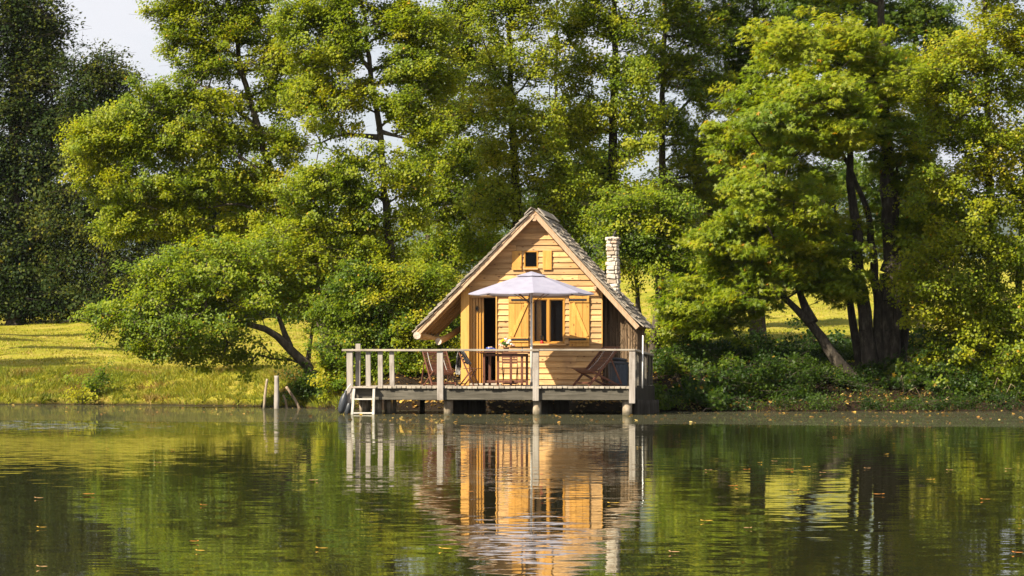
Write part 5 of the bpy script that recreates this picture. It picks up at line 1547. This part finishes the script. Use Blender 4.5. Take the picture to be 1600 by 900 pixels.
# ---- reclining slatted chairs; p runs towards the front of the chair
def lounge(label, x, y, face, sc_=1.0, group='reclining slatted deck chairs'):
    t_ = thing('lounge_chair', label, 'chair', wpos(x, y, ZF), -TH + face, group)
    t_.scale = (sc_,) * 3
    W = 0.29                                           # local: -y is forward, x across
    A0, A1 = np.array([0.42, 0.80]), np.array([-0.34, 0.0])      # back rail: (behind, height) -> front foot
    B0_, B1 = np.array([0.45, 0.0]), np.array([-0.30, 0.335])    # rear foot -> seat front
    for s_ in (-1, 1):
        MB().bar((s_ * W, A0[0], A0[1]), (s_ * W, A1[0], A1[1]), 0.026, 0.048, bev=0.004).build('back_rail', M['teak'], t_)
        MB().bar((s_ * (W - .035), B0_[0], B0_[1]), (s_ * (W - .035), B1[0], B1[1]), 0.024, 0.045, bev=0.004).build('leg', M['teak'], t_)
        MB().bar((s_ * (W + .028), 0.20, 0.55), (s_ * (W + .028), 0.46, 0.03), 0.022, 0.034, bev=0.004).build('strut', M['teak'], t_)
    mb = MB()
    for f in np.linspace(0.03, 0.60, 15):
        p = A0 + (A1 - A0) * f
        p = p + np.array([0.02, -0.03]) * sin(pi * f / .6)
        mb.cbox((0, p[0], p[1]), (2 * W - .03, 0.022, 0.030), bev=0.004)
    bk = mb.build('backrest', M['teak'], t_)
    for s_ in (-1, 1):
        pts = []
        for k in range(29):
            f = 0.03 + 0.57 * k / 28
            p = A0 + (A1 - A0) * f + np.array([0.02, -0.03]) * sin(pi * f / .6) + np.array([-.72, .68]) * (0.019 if k % 2 == 0 else -0.004)
            pts.append((s_ * W * .62, p[0], p[1]))
        MB().tube(pts, 0.0065, 5).build('cord', M['fringe'], bk)
    mb = MB()
    for k in range(11):
        f = k / 10
        mb.cbox((0, 0.06 - f * 0.46, 0.255 + f * 0.11 - 0.035 * sin(pi * f)), (2 * W - .09, 0.032, 0.018), bev=0.004)
    mb.build('seat', M['teak'], t_)
    for p_, q_ in ((A0[0], A0[1]), (A1[0] + .06, A1[1] + .065), (B0_[0] - .03, 0.03)):
        MB().bar((-W, p_, q_), (W, p_, q_), 0.024, 0.036, bev=0.004).build('crossbar', M['teak'], t_)
    return t_
lounge('reclining slatted chair under the left eave, facing the pond', lx(687, 1.3), 1.3, R(26), 1.0)
lounge('reclining slatted chair at the right end of the deck', lx(929, 1.1), 1.1, R(-50), 1.12)

# ---- folding chairs
def folding(label, x, y, face, sc_=1.0):
    t_ = thing('folding_chair', label, 'chair', wpos(x, y, ZF), -TH + face, 'folding chairs at the table')
    t_.scale = (sc_,) * 3
    W = 0.19
    for s_ in (-1, 1):
        MB().bar((s_ * W, 0.20, 0.84), (s_ * W, -0.20, 0.0), 0.02, 0.036, bev=0.004).build('back_rail', M['teak'], t_)
        MB().bar((s_ * (W - .025), 0.20, 0.0), (s_ * (W - .025), -0.14, 0.42), 0.02, 0.036, bev=0.004).build('leg', M['teak'], t_)
    mb = MB()
    for k in range(6):
        mb.cbox((0, 0.06 - k * .062, 0.44), (2 * W + .03, 0.05, 0.016), bev=0.003)
    mb.build('seat', M['teak'], t_)
    mb = MB()
    for f in (0.03, .12, .21, .30):
        mb.bar((-W, 0.20 - .4 * f, 0.84 - .84 * f), (W, 0.20 - .4 * f, 0.84 - .84 * f), 0.016, 0.045, up=(0, .4, .84), bev=0.003)
    mb.build('backrest', M['teak'], t_)
    for p_, q_ in ((-0.165, 0.07), (0.165, 0.05)):
        MB().bar((-W, p_, q_), (W, p_, q_), 0.018, 0.026).build('crossbar', M['teak'], t_)
    return t_
fc = folding('folding chair with a fringed throw, drawn up at the left of the table', lx(733, .8), .8, R(78), 0.92)
folding('folding chair standing behind the table', lx(797, 1.65), 1.65, R(12), 0.92)
# throw hung over the chair back
fx_, fy_ = lx(733, .8), .8
th_ = thing('throw_blanket', 'black and white fringed throw hung over a chair back', 'blanket', wpos(fx_, fy_, ZF), -TH + R(78))
vs, fs = [], []
nu, nv = 12, 26
path = [(-0.02, .50), (0.05, .62), (0.13, .76), (0.175, .815), (0.215, .80), (0.235, .70), (0.245, .58), (0.25, .42)]
pl_ = np.array(path); cum = np.concatenate([[0], np.cumsum(np.linalg.norm(np.diff(pl_, axis=0), axis=1))])
for side in (0, 1):
    for i in range(nv + 1):
        s_ = cum[-1] * i / nv
        y = np.interp(s_, cum, pl_[:, 0]); z = np.interp(s_, cum, pl_[:, 1])
        for j in range(nu + 1):
            u = j / nu - .5
            wv_ = 0.014 * sin(u * 22 + i * .25) * (0.4 + i / nv)
            vs.append((u * 0.30 * (1 - 0.12 * i / nv), y + wv_ + .014 + 0.006 * side, z + 0.014 * (1 - side) - 0.01 * abs(u)))
o_ = (nv + 1) * (nu + 1)
for side in (0, 1):
    for i in range(nv):
        for j in range(nu):
            a = side * o_ + i * (nu + 1) + j
            fs.append((a, a + 1, a + nu + 2, a + nu + 1))
MB().add(vs, fs).build('cloth', M['throw'], th_, smooth=True)
mb = MB()
for j in range(26):
    u = j / 25 - .5
    mb.tube([(u * .27, .27 + random.uniform(-.008, .008), .45), (u * .27 + random.uniform(-.01, .01), .275, .36), (u * .27 + random.uniform(-.015, .015), .28, .28 + random.uniform(-.02, .02))], [.006, .006, .004], 5)
mb.build('fringe', M['fringe'], th_)

# ---- ribbed bin with a lid and a rolled mat on it
bn = thing('storage_bin', 'blue-grey ribbed bin with a dark lid behind the right chair', 'bin', wpos(lx(966, 1.9), 1.9, ZF), -TH)
hb = lz(966, 565, 1.9) - ZF
mb = MB()
vs, fs = [], []
nr = 64
for i, (r, z) in enumerate(((0.205, 0), (0.215, 0.02), (0.235, hb * .88), (0.235, hb * .90))):
    for j in range(nr):
        a = 2 * pi * j / nr
        rr = r + (0.008 if (j // 2) % 2 else 0) * (0 < i < 3)
        vs.append((rr * cos(a), rr * sin(a), z))
for i in range(3):
    for j in range(nr): fs.append((i * nr + j, i * nr + (j + 1) % nr, i * nr + nr + (j + 1) % nr, i * nr + nr + j))
fs.append(tuple(range(nr - 1, -1, -1)))
mb.add(vs, fs).build('body', M['bin'], bn)
MB().lathe([(0.255, 0), (0.26, 0.012), (0.25, 0.035), (0.20, 0.06), (0.08, 0.075), (0.0, 0.077)], (0, 0, hb * .90 + .001), 28).build('lid', M['rubber'], bn, smooth=True)
rm = MB()
rm.tube([(-0.17, 0, 0.035), (0, 0.02, 0.04), (0.17, 0, 0.035)], [0.035, 0.042, 0.034], 12, wob=0.05)
rm = rm.build('rolled_cover', M['rubber'], None, smooth=True)
rm.location = wpos(lx(968, 1.9), 1.82, ZF + hb * .9 + 0.068); rm.rotation_euler = (0, R(6), -TH)
tag(rm, 'dark rolled cover lying on the lid of the blue-grey bin', 'cover')

# ================================================================== OLD STAKES, DRIFTWOOD, FLOATING LEAVES
def stake(label, pts, r, Y, name='old_stake', cat='stake', group='old stakes at the water edge', m='pile', square=False):
    P = [at(px, py, Y) for px, py in pts]
    base = P[0].copy(); base[2] = max(-0.3, min(0, gz(base[0], base[1])) )
    b0 = np.array([base[0], base[1], 0.0])
    P[0][2] -= 0.25
    k = 6
    pp = []
    for i in range(len(P) - 1):
        for q_ in range(k): pp.append(P[i] + (P[i + 1] - P[i]) * q_ / k)
    pp.append(P[-1])
    mb = MB().tube([p - b0 for p in pp], [r * (1.1 - .25 * i / len(pp)) for i in range(len(pp))], 10, wob=0.10)
    o = mb.build(name, M[m], None, smooth=not square)
    o.location = b0
    return tag(o, label, cat, group)
stake('thick upright broken stake standing at the shore left of the deck', [(432, 641), (432.5, 610), (432, 587)], 0.068, 74.4, m='grey_z')
stake('thin pale stake tilted beside the thick broken stake', [(411, 641), (414, 618), (417.5, 592)], 0.036, 74.5, m='pile')
stake('short brown stick leaning right of the thick stake', [(450, 635), (446, 625), (442, 617)], 0.03, 74.6, m='twig')
stake('thin dead log sloping down the bank towards the water', [(474, 639), (462, 626), (447, 604)], 0.04, 74.8, name='driftwood_log', cat='log', group=None, m='twig')
def drift(label, Y, runs, r=0.014):
    mb = MB()
    b0 = at(runs[0][0][0], runs[0][0][1], Y); b0[2] = max(0.0, gz(b0[0], b0[1]))
    for run in runs:
        P = [at(px, py, Y + random.uniform(-.08, .08)) - b0 for px, py in run]
        mb.tube(P, [r * (1 - .6 * i / (len(P) - 1)) for i in range(len(P))], 6, wob=.1)
    o = mb.build('bare_branch', M['twig'], None, smooth=True); o.location = b0
    return tag(o, label, 'branch', 'dead branches lying at the shore')
drift('bleached dead twig arching over the water right of the cabin', 69.6, [[(1098, 643), (1103, 638), (1112, 639), (1120, 643)], [(1108, 639), (1114, 634), (1122, 641)], [(1112, 638), (1117, 632)]])
drift('bare dead branch rising from the shore below the maple', 70.6, [[(1461, 642), (1464, 634), (1472, 627), (1483, 620)], [(1466, 632), (1474, 634), (1480, 630)], [(1468, 630), (1461, 624)], [(1472, 627), (1479, 628)]], .018)
drift('short dead branch at the waterline of the right edge', 71.0, [[(1582, 634), (1589, 638), (1600, 645)], [(1590, 638), (1597, 636), (1602, 632)]], .018)

FL = [(62, 780, 1.0), (136, 774, 1.3), (167, 702, .7), (249, 724, 1.1), (271, 704, .5), (67, 826, .7), (68, 888, .6), (302, 848, .7), (314, 863, .7), (487, 752, 1.1), (320, 791, .7), (505, 859, .8),
      (862, 781, 1.6), (876, 811, .9), (961, 788, 1.1), (1109, 736, 1.0), (1165, 735, 1.0), (1186, 724, .6), (1212, 722, .8), (1231, 735, 1.1), (1258, 731, 1.0), (1287, 740, .8), (1143, 761, 1.0), (1240, 768, .9),
      (1357, 733, .9), (1371, 774, 1.4), (1452, 751, 1.0), (1486, 736, .9), (1542, 782, .9), (1107, 816, 1.0), (1167, 827, .7), (1306, 684, .8), (1383, 711, .9), (1055, 865, .8), (1592, 866, .8), (1000, 700, .8), (676, 717, .6), (735, 770, .9), (698, 860, 1.1), (1577, 734, .8)]
FLM = [plain('fallen_leaf_tan', (0.52, 0.30, 0.13), 0.6, 0.3), plain('fallen_leaf_orange', (0.52, 0.20, 0.03), 0.6, 0.3), plain('fallen_leaf_yellow', (0.60, 0.36, 0.04), 0.6, 0.3)]
for i, (px, py, s_) in enumerate(FL):
    Y = CH * F / (py - HZ)
    X_ = (px - 800) / F * Y
    mb = MB()
    ns_, L = 7, 0.062 * min(1.3, s_ + .1)
    vs, fs = [], []
    wv = random.uniform(0.5, 0.8)
    for a_ in range(ns_ + 1):
        u = a_ / ns_ - .5
        hw_ = L * wv * .5 * (1 - (2 * u) ** 2) ** .8 + 0.002
        cu = 0.07 * L * (2 * u) ** 2
        for v_ in (-1, -.5, 0, .5, 1):
            vs.append((u * L, v_ * hw_, 0.008 + cu + 0.18 * abs(v_) ** 1.5 * hw_))
    for a_ in range(ns_):
        for v_ in range(4):
            k = a_ * 5 + v_
            fs.append((k, k + 1, k + 6, k + 5))
    mb.add(vs, fs)
    mb.tube([(-L * .5, 0, .008 + .06 * L), (-L * .8, .01, .012 + .06 * L)], .0025, 5)
    o = mb.build('floating_leaf', FLM[i % 3], None, smooth=True)
    o.location = (X_, Y, 0.0)
    o.rotation_euler = (0, 0, random.uniform(-.6, .6) + (pi if random.random() < .5 else 0))
    tag(o, 'single fallen leaf floating on the rippled open water', 'leaf', 'single leaves floating on open water')
print('LEAVES', LEAVES)
